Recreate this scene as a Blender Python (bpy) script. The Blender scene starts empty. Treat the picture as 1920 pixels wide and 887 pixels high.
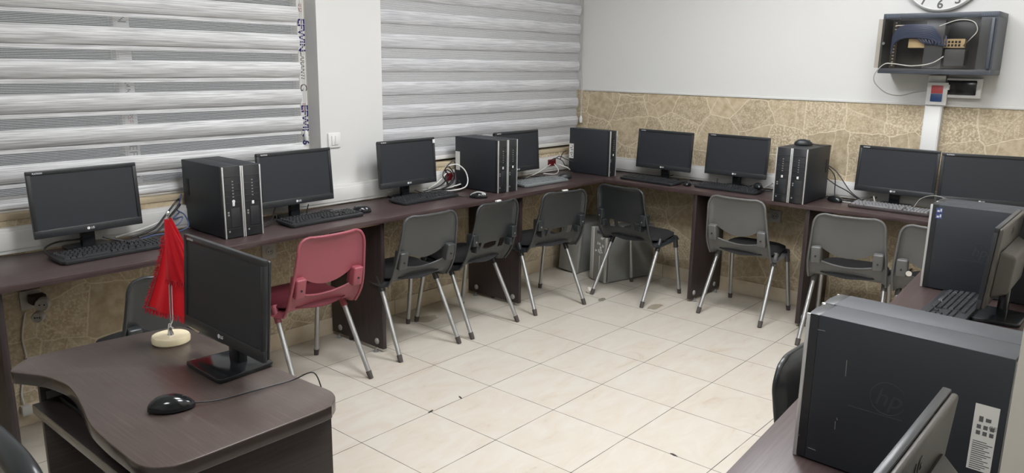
import bpy, bmesh, math, random
from mathutils import Vector, Matrix, Euler
random.seed(7)
SC = bpy.context.scene
COL = SC.collection
PI = math.pi
R = math.radians
# ------------------------------------------------------------------ materials
MATS = {}
def nm(name):
    m = bpy.data.materials.new(name); m.use_nodes = True
    nt = m.node_tree; nt.nodes.clear()
    out = nt.nodes.new('ShaderNodeOutputMaterial')
    return m, nt, out
def N(nt, t, **kw):
    n = nt.nodes.new('ShaderNode' + t)
    for k, v in kw.items():
        if k in n.inputs.keys(): n.inputs[k].default_value = v
        else: setattr(n, k, v)
    return n
def L(nt, a, ao, b, bi): nt.links.new(a.outputs[ao], b.inputs[bi])
def plain(name, col, rough=.5, metal=0., spec=.5, bump=0., bscale=400., var=0., vscale=6., coat=0., sheen=0.):
    m, nt, out = nm(name)
    p = N(nt, 'BsdfPrincipled'); p.inputs['Roughness'].default_value = rough
    p.inputs['Metallic'].default_value = metal; p.inputs['Specular IOR Level'].default_value = spec
    p.inputs['Coat Weight'].default_value = coat; p.inputs['Coat Roughness'].default_value = .12
    p.inputs['Sheen Weight'].default_value = sheen
    p.inputs['Base Color'].default_value = (*col, 1)
    tc = N(nt, 'TexCoord')
    if var:
        n = N(nt, 'TexNoise'); n.inputs['Scale'].default_value = vscale; n.inputs['Detail'].default_value = 5
        L(nt, tc, 'Object', n, 'Vector')
        mx = N(nt, 'Mix', data_type='RGBA'); mx.inputs[6].default_value = (*[c*(1-var) for c in col], 1)
        mx.inputs[7].default_value = (*[min(1, c*(1+var)) for c in col], 1)
        L(nt, n, 'Fac', mx, 0); nt.links.new(mx.outputs[2], p.inputs['Base Color'])
    if bump:
        n2 = N(nt, 'TexNoise'); n2.inputs['Scale'].default_value = bscale; n2.inputs['Detail'].default_value = 3
        L(nt, tc, 'Object', n2, 'Vector')
        b = N(nt, 'Bump'); b.inputs['Strength'].default_value = bump; b.inputs['Distance'].default_value = .002
        L(nt, n2, 'Fac', b, 'Height'); L(nt, b, 'Normal', p, 'Normal')
    L(nt, p, 'BSDF', out, 'Surface'); MATS[name] = m
    return m
def ramp(nt, stops):
    r = N(nt, 'ValToRGB'); e = r.color_ramp.elements
    while len(e) > 1: e.remove(e[0])
    e[0].position = stops[0][0]; e[0].color = (*stops[0][1], 1)
    for p, c in stops[1:]:
        x = e.new(p); x.color = (*c, 1)
    return r
plain('paint', (.60, .598, .578), .6, bump=.12, bscale=120, var=.015, vscale=1.5)
plain('ceiling_paint', (.75, .75, .73), .7)
plain('white_plastic', (.62, .618, .595), .4, var=.03, vscale=10)
plain('white_bright', (.66, .66, .645), .45)
plain('cream_frame', (.56, .53, .46), .5, var=.05, vscale=8)
plain('frame_upvc', (.82, .81, .78), .4)
plain('black_case', (.0185, .022, .028), .5, bump=.25, bscale=900, var=.12, vscale=3)
plain('black_case_top', (.021, .024, .026), .42, bump=.25, bscale=900)
plain('black_plastic', (.016, .017, .019), .38)
plain('black_gloss', (.010, .011, .012), .16, spec=.5)
plain('bezel', (.022, .0235, .026), .33)
plain('screen', (.025, .0275, .0325), .38, spec=.42, var=.06, vscale=2)
plain('key_black', (.020, .021, .023), .5)
plain('key_body', (.017, .018, .020), .4)
plain('key_grey', (.17, .185, .185), .45)
plain('key_pale', (.21, .21, .215), .45)
plain('kb_dark', (.045, .035, .035), .5)
plain('silver', (.62, .62, .61), .35, metal=.55)
plain('steel', (.42, .42, .41), .38, metal=.75, bump=.08, bscale=150, var=.10, vscale=18)
plain('chrome', (.7, .7, .7), .15, metal=1.)
plain('grey_metal', (.30, .30, .285), .45, metal=.5, var=.12, vscale=25)
plain('rubber', (.03, .027, .025), .7)
plain('rubber_brown', (.06, .05, .045), .7)
plain('chair_black', (.047, .050, .050), .30, spec=.5, bump=.04, bscale=300, var=.15, vscale=5)
plain('chair_dark', (.024, .027, .028), .30, spec=.5, bump=.04, bscale=300, var=.15, vscale=5)
plain('chair_grey', (.108, .108, .104), .42, spec=.5, bump=.05, bscale=300, var=.12, vscale=5)
plain('chair_red', (.265, .060, .078), .42, spec=.5, bump=.05, bscale=300, var=.10, vscale=6)
plain('pad_black', (.012, .012, .013), .85, bump=.3, bscale=700)
plain('pad_red', (.10, .008, .016), .7, bump=.2, bscale=500)
plain('flag_red', (.70, .012, .030), .55, sheen=.3, bump=.08, bscale=700, var=.06, vscale=20)
plain('flag_fringe', (.50, .010, .025), .7, bump=.3, bscale=500)
plain('marble_base', (.74, .66, .44), .25, var=.08, vscale=30)
plain('cable_black', (.012, .012, .013), .45)
plain('cable_blue', (.05, .08, .19), .45)
plain('cable_white', (.62, .61, .57), .45)
plain('cable_grey', (.35, .34, .31), .5)
plain('red_plastic', (.16, .008, .012), .4)
plain('red_socket', (.45, .07, .07), .4)
plain('blue_socket', (.02, .06, .19), .4)
plain('rack_blue', (.046, .054, .068), .42, bump=.05, var=.08, vscale=4)
plain('rack_dark', (.065, .082, .115), .5)
plain('patch_cream', (.60, .50, .34), .5)
plain('socket_grey', (.50, .48, .43), .5)
plain('socket_dim', (.42, .42, .40), .5)
plain('clock_white', (.62, .62, .605), .35)
plain('ink_grey', (.10, .10, .10), .6)
plain('ink_black', (.01, .01, .01), .6)
plain('ink_white', (.62, .62, .62), .5)
plain('ink_navy', (.02, .02, .16), .6)
plain('ink_red', (.35, .08, .08), .6)
plain('paper', (.68, .68, .64), .5)
plain('sticker_blue', (.05, .08, .22), .35)
plain('pc_grey', (.22, .225, .21), .5, var=.06, vscale=10, bump=.08)
plain('pc_grey_front', (.23, .225, .205), .5, var=.05)
plain('pc_light', (.42, .415, .38), .5)
plain('emboss', (.036, .039, .041), .4)
plain('back_taupe', (.054, .048, .041), .40, bump=.1, bscale=800, var=.05)
plain('back_rim', (.12, .112, .105), .35)
plain('tape_white', (.84, .83, .82), .5)
plain('film', (.55, .52, .46), .2)
plain('scrap', (.20, .18, .15), .6)
plain('chip', (.035, .03, .028), .8)
plain('tan_sill', (.46, .38, .26), .55, var=.15, vscale=12)
plain('cable_tray_dark', (.02, .02, .02), .6)

def wood(name, base, dark, rough, axis='X', gscale=1.0, spec=.5):
    m, nt, out = nm(name)
    p = N(nt, 'BsdfPrincipled'); p.inputs['Roughness'].default_value = rough; p.inputs['Specular IOR Level'].default_value = spec
    tc = N(nt, 'TexCoord'); mp = N(nt, 'Mapping')
    s = {'X': (2.5, 90, 90), 'Y': (90, 2.5, 90), 'Z': (90, 90, 2.5)}[axis]
    mp.inputs['Scale'].default_value = tuple(v*gscale for v in s)
    L(nt, tc, 'Object', mp, 'Vector')
    n = N(nt, 'TexNoise'); n.inputs['Scale'].default_value = 1.6; n.inputs['Detail'].default_value = 6; n.inputs['Distortion'].default_value = .6
    L(nt, mp, 'Vector', n, 'Vector')
    r = ramp(nt, [(.30, dark), (.52, base), (.75, tuple(c*1.35 for c in base))]); L(nt, n, 'Fac', r, 'Fac')
    L(nt, r, 'Color', p, 'Base Color')
    b = N(nt, 'Bump'); b.inputs['Strength'].default_value = .05; b.inputs['Distance'].default_value = .001
    L(nt, n, 'Fac', b, 'Height'); L(nt, b, 'Normal', p, 'Normal')
    L(nt, p, 'BSDF', out, 'Surface'); MATS[name] = m
wood('wenge', (.060, .040, .038), (.040, .026, .025), .34, 'X')
wood('wenge_y', (.060, .040, .038), (.040, .026, .025), .34, 'Y')
wood('wenge_z', (.034, .023, .023), (.020, .014, .014), .42, 'Z')
wood('teacher_wood', (.072, .054, .047), (.063, .047, .041), .30, 'Y', 1.5)
wood('teacher_side', (.030, .023, .021), (.022, .016, .015), .4, 'X', 1.5)
plain('edge_band', (.15, .135, .11), .25, metal=.2)
plain('edge_gloss', (.034, .026, .022), .2)
plain('raw_edge', (.30, .20, .12), .6)

# floor: 0.4 m cream marble tiles, joints on multiples of 0.4
def floor_mat():
    m, nt, out = nm('floor_tiles')
    p = N(nt, 'BsdfPrincipled'); p.inputs['Specular IOR Level'].default_value = .5
    g = N(nt, 'NewGeometry'); sp = N(nt, 'SeparateXYZ'); L(nt, g, 'Position', sp, 'Vector')
    ds = []; cells = []
    for ax in 'XY':
        d = N(nt, 'Math', operation='DIVIDE'); L(nt, sp, ax, d, 0); d.inputs[1].default_value = .4
        ad = N(nt, 'Math', operation='ADD'); L(nt, d, 0, ad, 0); ad.inputs[1].default_value = .5
        fl = N(nt, 'Math', operation='FLOOR'); L(nt, d, 0, fl, 0); cells.append(fl)
        fr = N(nt, 'Math', operation='FRACT'); L(nt, ad, 0, fr, 0)
        su = N(nt, 'Math', operation='SUBTRACT'); L(nt, fr, 0, su, 0); su.inputs[1].default_value = .5
        ab = N(nt, 'Math', operation='ABSOLUTE'); L(nt, su, 0, ab, 0); ds.append(ab)
    mn = N(nt, 'Math', operation='MINIMUM'); L(nt, ds[0], 0, mn, 0); L(nt, ds[1], 0, mn, 1)
    wn = N(nt, 'TexNoise'); wn.inputs['Scale'].default_value = 5.; L(nt, g, 'Position', wn, 'Vector')
    th = N(nt, 'MapRange'); th.inputs['From Min'].default_value = .3; th.inputs['From Max'].default_value = .7
    th.inputs['To Min'].default_value = .0026; th.inputs['To Max'].default_value = .0050; L(nt, wn, 'Fac', th, 'Value')
    lt = N(nt, 'Math', operation='LESS_THAN'); L(nt, mn, 0, lt, 0); L(nt, th, 'Result', lt, 1)
    # per-tile offset of the marble
    cv = N(nt, 'CombineXYZ'); L(nt, cells[0], 0, cv, 'X'); L(nt, cells[1], 0, cv, 'Y')
    wh = N(nt, 'TexWhiteNoise'); L(nt, cv, 'Vector', wh, 'Vector')
    vm = N(nt, 'VectorMath', operation='MULTIPLY_ADD'); L(nt, wh, 'Color', vm, 0); vm.inputs[1].default_value = (7, 7, 7); L(nt, g, 'Position', vm, 2)
    mp = N(nt, 'Mapping'); mp.inputs['Rotation'].default_value = (0, 0, .5); mp.inputs['Scale'].default_value = (2.2, 5.5, 1); L(nt, vm, 'Vector', mp, 'Vector')
    n1 = N(nt, 'TexNoise'); n1.inputs['Scale'].default_value = 1.5; n1.inputs['Detail'].default_value = 9; n1.inputs['Roughness'].default_value = .62; n1.inputs['Distortion'].default_value = 1.2
    L(nt, mp, 'Vector', n1, 'Vector')
    r = ramp(nt, [(.26, (.445, .37, .29)), (.38, (.52, .468, .392)), (.55, (.54, .50, .432)), (.72, (.56, .53, .47))]); L(nt, n1, 'Fac', r, 'Fac')
    mx = N(nt, 'Mix', data_type='RGBA'); nt.links.new(lt.outputs[0], mx.inputs[0]); nt.links.new(r.outputs[0], mx.inputs[6]); mx.inputs[7].default_value = (.05, .042, .034, 1)
    nt.links.new(mx.outputs[2], p.inputs['Base Color'])
    rr = N(nt, 'MapRange'); rr.inputs['To Min'].default_value = .30; rr.inputs['To Max'].default_value = .8; L(nt, lt, 0, rr, 'Value')
    L(nt, rr, 'Result', p, 'Roughness')
    b = N(nt, 'Bump'); b.inputs['Strength'].default_value = .4; b.inputs['Distance'].default_value = .002; b.invert = True
    L(nt, lt, 0, b, 'Height'); L(nt, b, 'Normal', p, 'Normal')
    L(nt, p, 'BSDF', out, 'Surface'); MATS['floor_tiles'] = m
floor_mat()
def stone_mat():
    m, nt, out = nm('stone_dado')
    p = N(nt, 'BsdfPrincipled'); p.inputs['Roughness'].default_value = .62; p.inputs['Specular IOR Level'].default_value = .3
    g = N(nt, 'NewGeometry'); sp = N(nt, 'SeparateXYZ'); L(nt, g, 'Position', sp, 'Vector')
    ad = N(nt, 'Math', operation='ADD'); L(nt, sp, 'X', ad, 0); L(nt, sp, 'Y', ad, 1)
    cv = N(nt, 'CombineXYZ'); L(nt, ad, 0, cv, 'X'); L(nt, sp, 'Z', cv, 'Y')
    n0 = N(nt, 'TexNoise'); n0.inputs['Scale'].default_value = 9; n0.inputs['Detail'].default_value = 4; L(nt, cv, 'Vector', n0, 'Vector')
    vm = N(nt, 'VectorMath', operation='MULTIPLY_ADD'); L(nt, n0, 'Color', vm, 0); vm.inputs[1].default_value = (.045, .045, 0); L(nt, cv, 'Vector', vm, 2)
    def edges(scale, rnd, lo, hi, sy):
        mp = N(nt, 'Mapping'); mp.inputs['Scale'].default_value = (1, sy, 1); L(nt, vm, 'Vector', mp, 'Vector')
        a = N(nt, 'TexVoronoi', voronoi_dimensions='2D', feature='F1'); b = N(nt, 'TexVoronoi', voronoi_dimensions='2D', feature='DISTANCE_TO_EDGE')
        for v in (a, b): v.inputs['Scale'].default_value = scale; v.inputs['Randomness'].default_value = rnd; L(nt, mp, 'Vector', v, 'Vector')
        r = ramp(nt, [(0, (1, 1, 1)), (lo, (.85, .85, .85)), (hi, (0, 0, 0))]); L(nt, b, 'Distance', r, 'Fac')
        return r, a
    e1, v1 = edges(4.0, .62, .009, .022, 1.2)
    e2, v2 = edges(2.7, 1., .006, .015, .8)
    k2_ = N(nt, 'Math', operation='MULTIPLY'); L(nt, e2, 'Color', k2_, 0); k2_.inputs[1].default_value = .6
    ed = N(nt, 'Math', operation='MAXIMUM'); L(nt, e1, 'Color', ed, 0); L(nt, k2_, 0, ed, 1)
    sx = N(nt, 'SeparateColor'); L(nt, v1, 'Color', sx, 'Color')
    nf = N(nt, 'TexNoise'); nf.inputs['Scale'].default_value = 26; nf.inputs['Detail'].default_value = 6; L(nt, g, 'Position', nf, 'Vector')
    ng = N(nt, 'TexNoise'); ng.inputs['Scale'].default_value = 75; ng.inputs['Detail'].default_value = 3; L(nt, g, 'Position', ng, 'Vector')
    gr = ramp(nt, [(.48, (0, 0, 0)), (.60, (1, 1, 1))]); L(nt, ng, 'Fac', gr, 'Fac')
    ml = N(nt, 'Math', operation='MULTIPLY'); L(nt, gr, 'Color', ml, 0); L(nt, sx, 'Red', ml, 1)
    base = ramp(nt, [(.30, (.37, .295, .19)), (.50, (.455, .375, .255)), (.68, (.53, .45, .325))]); L(nt, nf, 'Fac', base, 'Fac')
    tint = N(nt, 'Mix', data_type='RGBA', blend_type='MULTIPLY'); tint.inputs[0].default_value = .5
    nt.links.new(base.outputs[0], tint.inputs[6])
    tr = ramp(nt, [(0, (.70, .68, .64)), (1, (1.1, 1.08, 1.04))]); L(nt, sx, 'Green', tr, 'Fac'); nt.links.new(tr.outputs[0], tint.inputs[7])
    m1 = N(nt, 'Mix', data_type='RGBA'); m1.inputs[7].default_value = (.66, .58, .43, 1)
    k = N(nt, 'Math', operation='MULTIPLY'); L(nt, ml, 0, k, 0); k.inputs[1].default_value = .8
    nt.links.new(k.outputs[0], m1.inputs[0]); nt.links.new(tint.outputs[2], m1.inputs[6])
    m2 = N(nt, 'Mix', data_type='RGBA'); m2.inputs[7].default_value = (.70, .62, .46, 1)
    k2 = N(nt, 'Math', operation='MULTIPLY'); L(nt, ed, 0, k2, 0); k2.inputs[1].default_value = .66
    nt.links.new(k2.outputs[0], m2.inputs[0]); nt.links.new(m1.outputs[2], m2.inputs[6])
    nt.links.new(m2.outputs[2], p.inputs['Base Color'])
    a2 = N(nt, 'Math', operation='ADD'); L(nt, k2, 0, a2, 0); L(nt, ml, 0, a2, 1)
    b = N(nt, 'Bump'); b.inputs['Strength'].default_value = .35; b.inputs['Distance'].default_value = .005
    L(nt, a2, 0, b, 'Height'); L(nt, b, 'Normal', p, 'Normal')
    L(nt, p, 'BSDF', out, 'Surface'); MATS['stone_dado'] = m
stone_mat()
def skirt_mat():
    m, nt, out = nm('skirt_tile')
    p = N(nt, 'BsdfPrincipled'); p.inputs['Roughness'].default_value = .3
    g = N(nt, 'NewGeometry'); sp = N(nt, 'SeparateXYZ'); L(nt, g, 'Position', sp, 'Vector')
    ad0 = N(nt, 'Math', operation='ADD'); L(nt, sp, 'X', ad0, 0); L(nt, sp, 'Y', ad0, 1)
    d = N(nt, 'Math', operation='DIVIDE'); L(nt, ad0, 0, d, 0); d.inputs[1].default_value = .4
    fr = N(nt, 'Math', operation='FRACT'); L(nt, d, 0, fr, 0)
    lt = N(nt, 'Math', operation='LESS_THAN'); L(nt, fr, 0, lt, 0); lt.inputs[1].default_value = .008
    n1 = N(nt, 'TexNoise'); n1.inputs['Scale'].default_value = 7; n1.inputs['Detail'].default_value = 6; L(nt, g, 'Position', n1, 'Vector')
    r = ramp(nt, [(.35, (.58, .48, .34)), (.65, (.68, .60, .46))]); L(nt, n1, 'Fac', r, 'Fac')
    mx = N(nt, 'Mix', data_type='RGBA'); nt.links.new(lt.outputs[0], mx.inputs[0]); nt.links.new(r.outputs[0], mx.inputs[6]); mx.inputs[7].default_value = (.2, .15, .1, 1)
    nt.links.new(mx.outputs[2], p.inputs['Base Color']); L(nt, p, 'BSDF', out, 'Surface'); MATS['skirt_tile'] = m
skirt_mat()
def fabric_band_mat(name, c1, c2):
    m, nt, out = nm(name)
    p = N(nt, 'BsdfPrincipled'); p.inputs['Roughness'].default_value = .75; p.inputs['Specular IOR Level'].default_value = .25
    g = N(nt, 'NewGeometry'); mp = N(nt, 'Mapping'); mp.inputs['Scale'].default_value = (3.2, 3.2, 170); mp.inputs['Rotation'].default_value = (0, .01, 0)
    L(nt, g, 'Position', mp, 'Vector')
    n = N(nt, 'TexNoise'); n.inputs['Scale'].default_value = 1.8; n.inputs['Detail'].default_value = 4; n.inputs['Distortion'].default_value = .35; L(nt, mp, 'Vector', n, 'Vector')
    r = ramp(nt, [(.36, c2), (.62, c1)]); L(nt, n, 'Fac', r, 'Fac'); L(nt, r, 'Color', p, 'Base Color')
    b = N(nt, 'Bump'); b.inputs['Strength'].default_value = .3; b.inputs['Distance'].default_value = .002; L(nt, n, 'Fac', b, 'Height'); L(nt, b, 'Normal', p, 'Normal')
    L(nt, p, 'BSDF', out, 'Surface'); MATS[name] = m
fabric_band_mat('blind_white', (.65, .65, .65), (.38, .38, .375))
fabric_band_mat('blind_grey', (.58, .58, .59), (.37, .37, .38))
def sheer_mat(name, col, cover, per=.0068):
    m, nt, out = nm(name)
    d = N(nt, 'BsdfDiffuse'); d.inputs['Color'].default_value = (*col, 1)
    t = N(nt, 'BsdfTransparent'); t.inputs['Color'].default_value = (.93, .93, .93, 1)
    g = N(nt, 'NewGeometry'); sp = N(nt, 'SeparateXYZ'); L(nt, g, 'Position', sp, 'Vector')
    dv = N(nt, 'Math', operation='DIVIDE'); L(nt, sp, 'Z', dv, 0); dv.inputs[1].default_value = per
    fr = N(nt, 'Math', operation='FRACT'); L(nt, dv, 0, fr, 0)
    lt = N(nt, 'MapRange'); lt.inputs['From Min'].default_value = .45; lt.inputs['From Max'].default_value = .55
    lt.inputs['To Min'].default_value = min(1, cover+.44); lt.inputs['To Max'].default_value = max(0, cover-.09); L(nt, fr, 0, lt, 'Value')
    mx = N(nt, 'MixShader'); L(nt, lt, 'Result', mx, 'Fac'); L(nt, t, 'BSDF', mx, 1); L(nt, d, 'BSDF', mx, 2)
    L(nt, mx, 'Shader', out, 'Surface'); MATS[name] = m
sheer_mat('sheer', (.58, .58, .58), .12)
sheer_mat('sheer_right', (.62, .62, .62), .30)
def glassy(name, tint, gloss):
    m, nt, out = nm(name)
    t = N(nt, 'BsdfTransparent'); t.inputs['Color'].default_value = (*tint, 1)
    gl = N(nt, 'BsdfGlossy'); gl.inputs['Roughness'].default_value = .22
    mx = N(nt, 'MixShader'); mx.inputs['Fac'].default_value = gloss; L(nt, t, 'BSDF', mx, 1); L(nt, gl, 'BSDF', mx, 2)
    L(nt, mx, 'Shader', out, 'Surface'); MATS[name] = m
glassy('window_glass', (.9, .92, .91), .05)
glassy('smoke_pane', (.84, .81, .76), .02)
glassy('clear_film', (.95, .94, .92), .10)
def emit(name, col, s):
    m, nt, out = nm(name); e = N(nt, 'Emission'); e.inputs['Color'].default_value = (*col, 1); e.inputs['Strength'].default_value = s
    L(nt, e, 'Emission', out, 'Surface'); MATS[name] = m
LAMP = 32.0
emit('lamp', (.95, .965, 1.0), LAMP)

# ------------------------------------------------------------------ mesh helpers
def T(x=0, y=0, z=0, rx=0, ry=0, rz=0):
    return Matrix.Translation((x, y, z)) @ Euler((rx, ry, rz)).to_matrix().to_4x4()
class MB:
    def __init__(s): s.bm = bmesh.new(); s.mats = []
    def mi(s, m):
        if m is None: return 0
        if m not in s.mats: s.mats.append(m)
        return s.mats.index(m)
    def _fin(s, nf, m, M):
        if M is not None:
            vs = set(v for f in nf for v in f.verts)
            for v in vs: v.co = M @ v.co
        i = s.mi(m)
        for f in nf: f.material_index = i
        return s
    def box(s, x0, x1, y0, y1, z0, z1, m=None, M=None, bev=0., seg=2):
        tmp = bmesh.new(); bmesh.ops.create_cube(tmp, size=1)
        for v in tmp.verts: v.co = Vector(((x0+x1)/2+v.co.x*(x1-x0), (y0+y1)/2+v.co.y*(y1-y0), (z0+z1)/2+v.co.z*(z1-z0)))
        if bev: bmesh.ops.bevel(tmp, geom=tmp.edges[:], offset=bev, segments=seg, affect='EDGES', profile=.5)
        return s.merge(tmp, m, M)
    def merge(s, tmp, m=None, M=None):
        mp = {}
        nf = []
        for v in tmp.verts: mp[v] = s.bm.verts.new(v.co)
        for f in tmp.faces:
            try: nf.append(s.bm.faces.new([mp[v] for v in f.verts]))
            except ValueError: pass
        tmp.free()
        return s._fin(nf, m, M)
    def prism(s, pts, z0, z1, m=None, M=None, bev=0., seg=2):
        tmp = bmesh.new()
        a = [tmp.verts.new((p[0], p[1], z0)) for p in pts]; b = [tmp.verts.new((p[0], p[1], z1)) for p in pts]
        tmp.faces.new(a[::-1]); top = tmp.faces.new(b)
        n = len(pts)
        for i in range(n): tmp.faces.new((a[i], a[(i+1) % n], b[(i+1) % n], b[i]))
        bmesh.ops.recalc_face_normals(tmp, faces=tmp.faces[:])
        if bev:
            es = [e for e in tmp.edges if abs(e.verts[0].co.z-e.verts[1].co.z) < 1e-6]
            bmesh.ops.bevel(tmp, geom=es, offset=bev, segments=seg, affect='EDGES', profile=.5)
        return s.merge(tmp, m, M)
    def cyl(s, p0, p1, r0, r1=None, m=None, n=14, caps=True):
        r1 = r0 if r1 is None else r1
        p0 = Vector(p0); p1 = Vector(p1); d = (p1-p0).normalized()
        a = d.orthogonal().normalized(); b = d.cross(a)
        tmp = bmesh.new(); A = []; B = []
        for i in range(n):
            t = 2*PI*i/n; o = a*math.cos(t)+b*math.sin(t)
            A.append(tmp.verts.new(p0+o*r0)); B.append(tmp.verts.new(p1+o*r1))
        for i in range(n): tmp.faces.new((A[i], A[(i+1) % n], B[(i+1) % n], B[i]))
        if caps: tmp.faces.new(A[::-1]); tmp.faces.new(B)
        return s.merge(tmp, m)
    def lathe(s, prof, c=(0, 0, 0), m=None, n=32, M=None):
        tmp = bmesh.new(); rings = []
        for r, z in prof:
            if r < 1e-6: rings.append([tmp.verts.new((c[0], c[1], c[2]+z))])
            else: rings.append([tmp.verts.new((c[0]+r*math.cos(2*PI*i/n), c[1]+r*math.sin(2*PI*i/n), c[2]+z)) for i in range(n)])
        for a, b in zip(rings, rings[1:]):
            for i in range(n):
                j = (i+1) % n
                if len(a) == 1: tmp.faces.new((a[0], b[j], b[i])) if len(b) > 1 else None
                elif len(b) == 1: tmp.faces.new((a[i], a[j], b[0]))
                else: tmp.faces.new((a[i], a[j], b[j], b[i]))
        if len(rings[0]) > 1: tmp.faces.new(rings[0][::-1])
        if len(rings[-1]) > 1: tmp.faces.new(rings[-1])
        bmesh.ops.recalc_face_normals(tmp, faces=tmp.faces[:])
        return s.merge(tmp, m, M)
    def tube(s, pts, r, m=None, n=8, sub=6, closed=False, flat=1.):
        P = spline(pts, sub, closed)
        tmp = bmesh.new(); rings = []
        up = None
        for i, p in enumerate(P):
            q0 = P[i-1] if (i or closed) else P[0]; q1 = P[(i+1) % len(P)] if (i < len(P)-1 or closed) else P[-1]
            d = (q1-q0)
            if d.length < 1e-9: d = Vector((0, 0, 1))
            d.normalize()
            if up is None: up = d.orthogonal().normalized()
            up = (up-d*up.dot(d))
            if up.length < 1e-6: up = d.orthogonal()
            up.normalize(); w = d.cross(up)
            rings.append([tmp.verts.new(p+up*math.cos(2*PI*k/n)*r+w*math.sin(2*PI*k/n)*r*flat) for k in range(n)])
        m_ = len(rings)
        for i in range(m_ if closed else m_-1):
            a, b = rings[i], rings[(i+1) % m_]
            for k in range(n): tmp.faces.new((a[k], a[(k+1) % n], b[(k+1) % n], b[k]))
        if not closed: tmp.faces.new(rings[0][::-1]); tmp.faces.new(rings[-1])
        bmesh.ops.recalc_face_normals(tmp, faces=tmp.faces[:])
        return s.merge(tmp, m)
    def build(s, name, mat=None, parent=None, smooth=True, ang=35, mods=()):
        me = bpy.data.meshes.new(name)
        bmesh.ops.recalc_face_normals(s.bm, faces=s.bm.faces[:]) if False else None
        s.bm.to_mesh(me); s.bm.free()
        ml = s.mats if s.mats else [mat]
        for x in ml: me.materials.append(MATS[x or mat])
        if smooth:
            me.polygons.foreach_set('use_smooth', [True]*len(me.polygons))
            me.set_sharp_from_angle(angle=R(ang))
        o = bpy.data.objects.new(name, me); COL.objects.link(o)
        if parent: o.parent = parent
        return o
def spline(pts, sub=6, closed=False):
    P = [Vector(p) for p in pts]; n = len(P)
    if n < 3 and not closed: return P
    out = []
    for i in range(n if closed else n-1):
        g = lambda k: P[k % n] if closed else P[max(0, min(n-1, k))]
        a, b, c, d = g(i-1), g(i), g(i+1), g(i+2)
        for k in range(sub):
            t = k/sub
            out.append(.5*((2*b)+(c-a)*t+(2*a-5*b+4*c-d)*t*t+(3*b-a-3*c+d)*t**3))
    if not closed: out.append(P[-1])
    return out
def box_obj(name, dims, mat, parent=None, bev=0., M=None, seg=2):
    return MB().box(*dims, M=M, bev=bev, seg=seg).build(name, mat, parent)
def text(name, s, size, mat, M, parent=None, ext=.0004, shear=0., bold=0., xs=1.):
    c = bpy.data.curves.new(name, 'FONT'); c.body = s; c.size = size; c.extrude = ext; c.align_x = 'CENTER'; c.align_y = 'CENTER'
    c.shear = shear; c.offset = bold; c.resolution_u = 3
    tmp = bpy.data.objects.new(name+'_curve', c)
    me = bpy.data.meshes.new_from_object(tmp); me.name = name
    bpy.data.objects.remove(tmp); bpy.data.curves.remove(c)
    me.materials.clear(); me.materials.append(MATS[mat])
    for p in me.polygons: p.material_index = 0
    o = bpy.data.objects.new(name, me); COL.objects.link(o)
    o.matrix_local = M @ Matrix.Diagonal((xs, 1, 1, 1))
    if parent: o.parent = parent
    return o
def tag(o, label=None, cat=None, group=None, kind=None):
    if label: o['label'] = label
    if cat: o['category'] = cat
    if group: o['group'] = group
    if kind: o['kind'] = kind
    return o
def thing(name, label, cat, loc=(0, 0, 0), rz=0, group=None):
    o = bpy.data.objects.new(name, None); COL.objects.link(o)
    o.location = loc; o.rotation_euler = (0, 0, rz); o.empty_display_size = .1
    return tag(o, label, cat, group)
def dup(root, loc, rz, label, group=None):
    def cp(o, par):
        c = o.copy(); COL.objects.link(c)
        if par: c.parent = par
        for ch in list(o.children): cp(ch, c)
        return c
    r = cp(root, None); r.location = loc; r.rotation_euler = (0, 0, rz); r['label'] = label
    if group: r['group'] = group
    return r
def struct(o): o['kind'] = 'structure'; return o
# ------------------------------------------------------------------ room
ZT = .768      # long worktops
XB, YA = 2.80, .40
CZ = 2.85
struct(box_obj('floor', (-4.6, 3.0, -5.7, .9, -.06, 0), 'floor_tiles'))
struct(box_obj('ceiling', (-4.6, 3.0, -5.7, .9, CZ, CZ+.08), 'ceiling_paint'))
# left wall (window wall), face y = YA, openings above z=.93 : x -2.30...307 and .752..XB
w = MB()
w.box(-4.6, 3.0, YA, .62, 0, .10, 'stone_dado')
for a, b, zt in ((-4.6, .307, .925), (.307, .752, .84), (.752, XB, .925)):
    w.box(a, b, YA, .62, .10, zt, 'stone_dado')
w.box(.307, .752, YA, .62, .84, CZ, 'paint')
w.box(-4.6, -2.30, YA, .62, .925, CZ, 'paint')
w.box(-2.30, .307, YA, .62, 2.45, CZ, 'paint'); w.box(.752, XB, YA, .62, 2.45, CZ, 'paint')
struct(w.build('wall_left', smooth=False))
w = MB()
w.box(XB, XB+.2, -5.7, .62, 0, 1.367, 'stone_dado'); w.box(XB, XB+.2, -5.7, .62, 1.367, CZ, 'paint')
struct(w.build('wall_right', smooth=False))
w = MB(); w.box(-1.15, XB, -3.30, -3.112, 0, CZ, 'cream_frame')
struct(w.build('wall_back', smooth=False))
struct(box_obj('wall_front', (-4.6, XB, -5.7, -5.55, 0, CZ), 'paint'))
struct(box_obj('wall_far_left', (-4.6, -4.45, -5.55, YA, 0, CZ), 'paint'))
struct(box_obj('baseboard_left', (-4.4, XB-.012, YA-.010, YA, 0, .098), 'skirt_tile', bev=.002))
struct(box_obj('baseboard_right', (XB-.010, XB, -3.12, YA, 0, .098), 'skirt_tile', bev=.002))
# window sills
struct(box_obj('trim_1', (-2.30, .307, YA-.006, .50, .905, .929), 'tan_sill', bev=.003))
struct(box_obj('trim_2', (.752, XB-.001, YA-.006, .50, .905, .929), 'tan_sill', bev=.003))
struct(MB().box(XB-.007, XB, -3.12, YA, 1.362, 1.378, bev=.003).build('trim_3', 'paint'))
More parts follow.
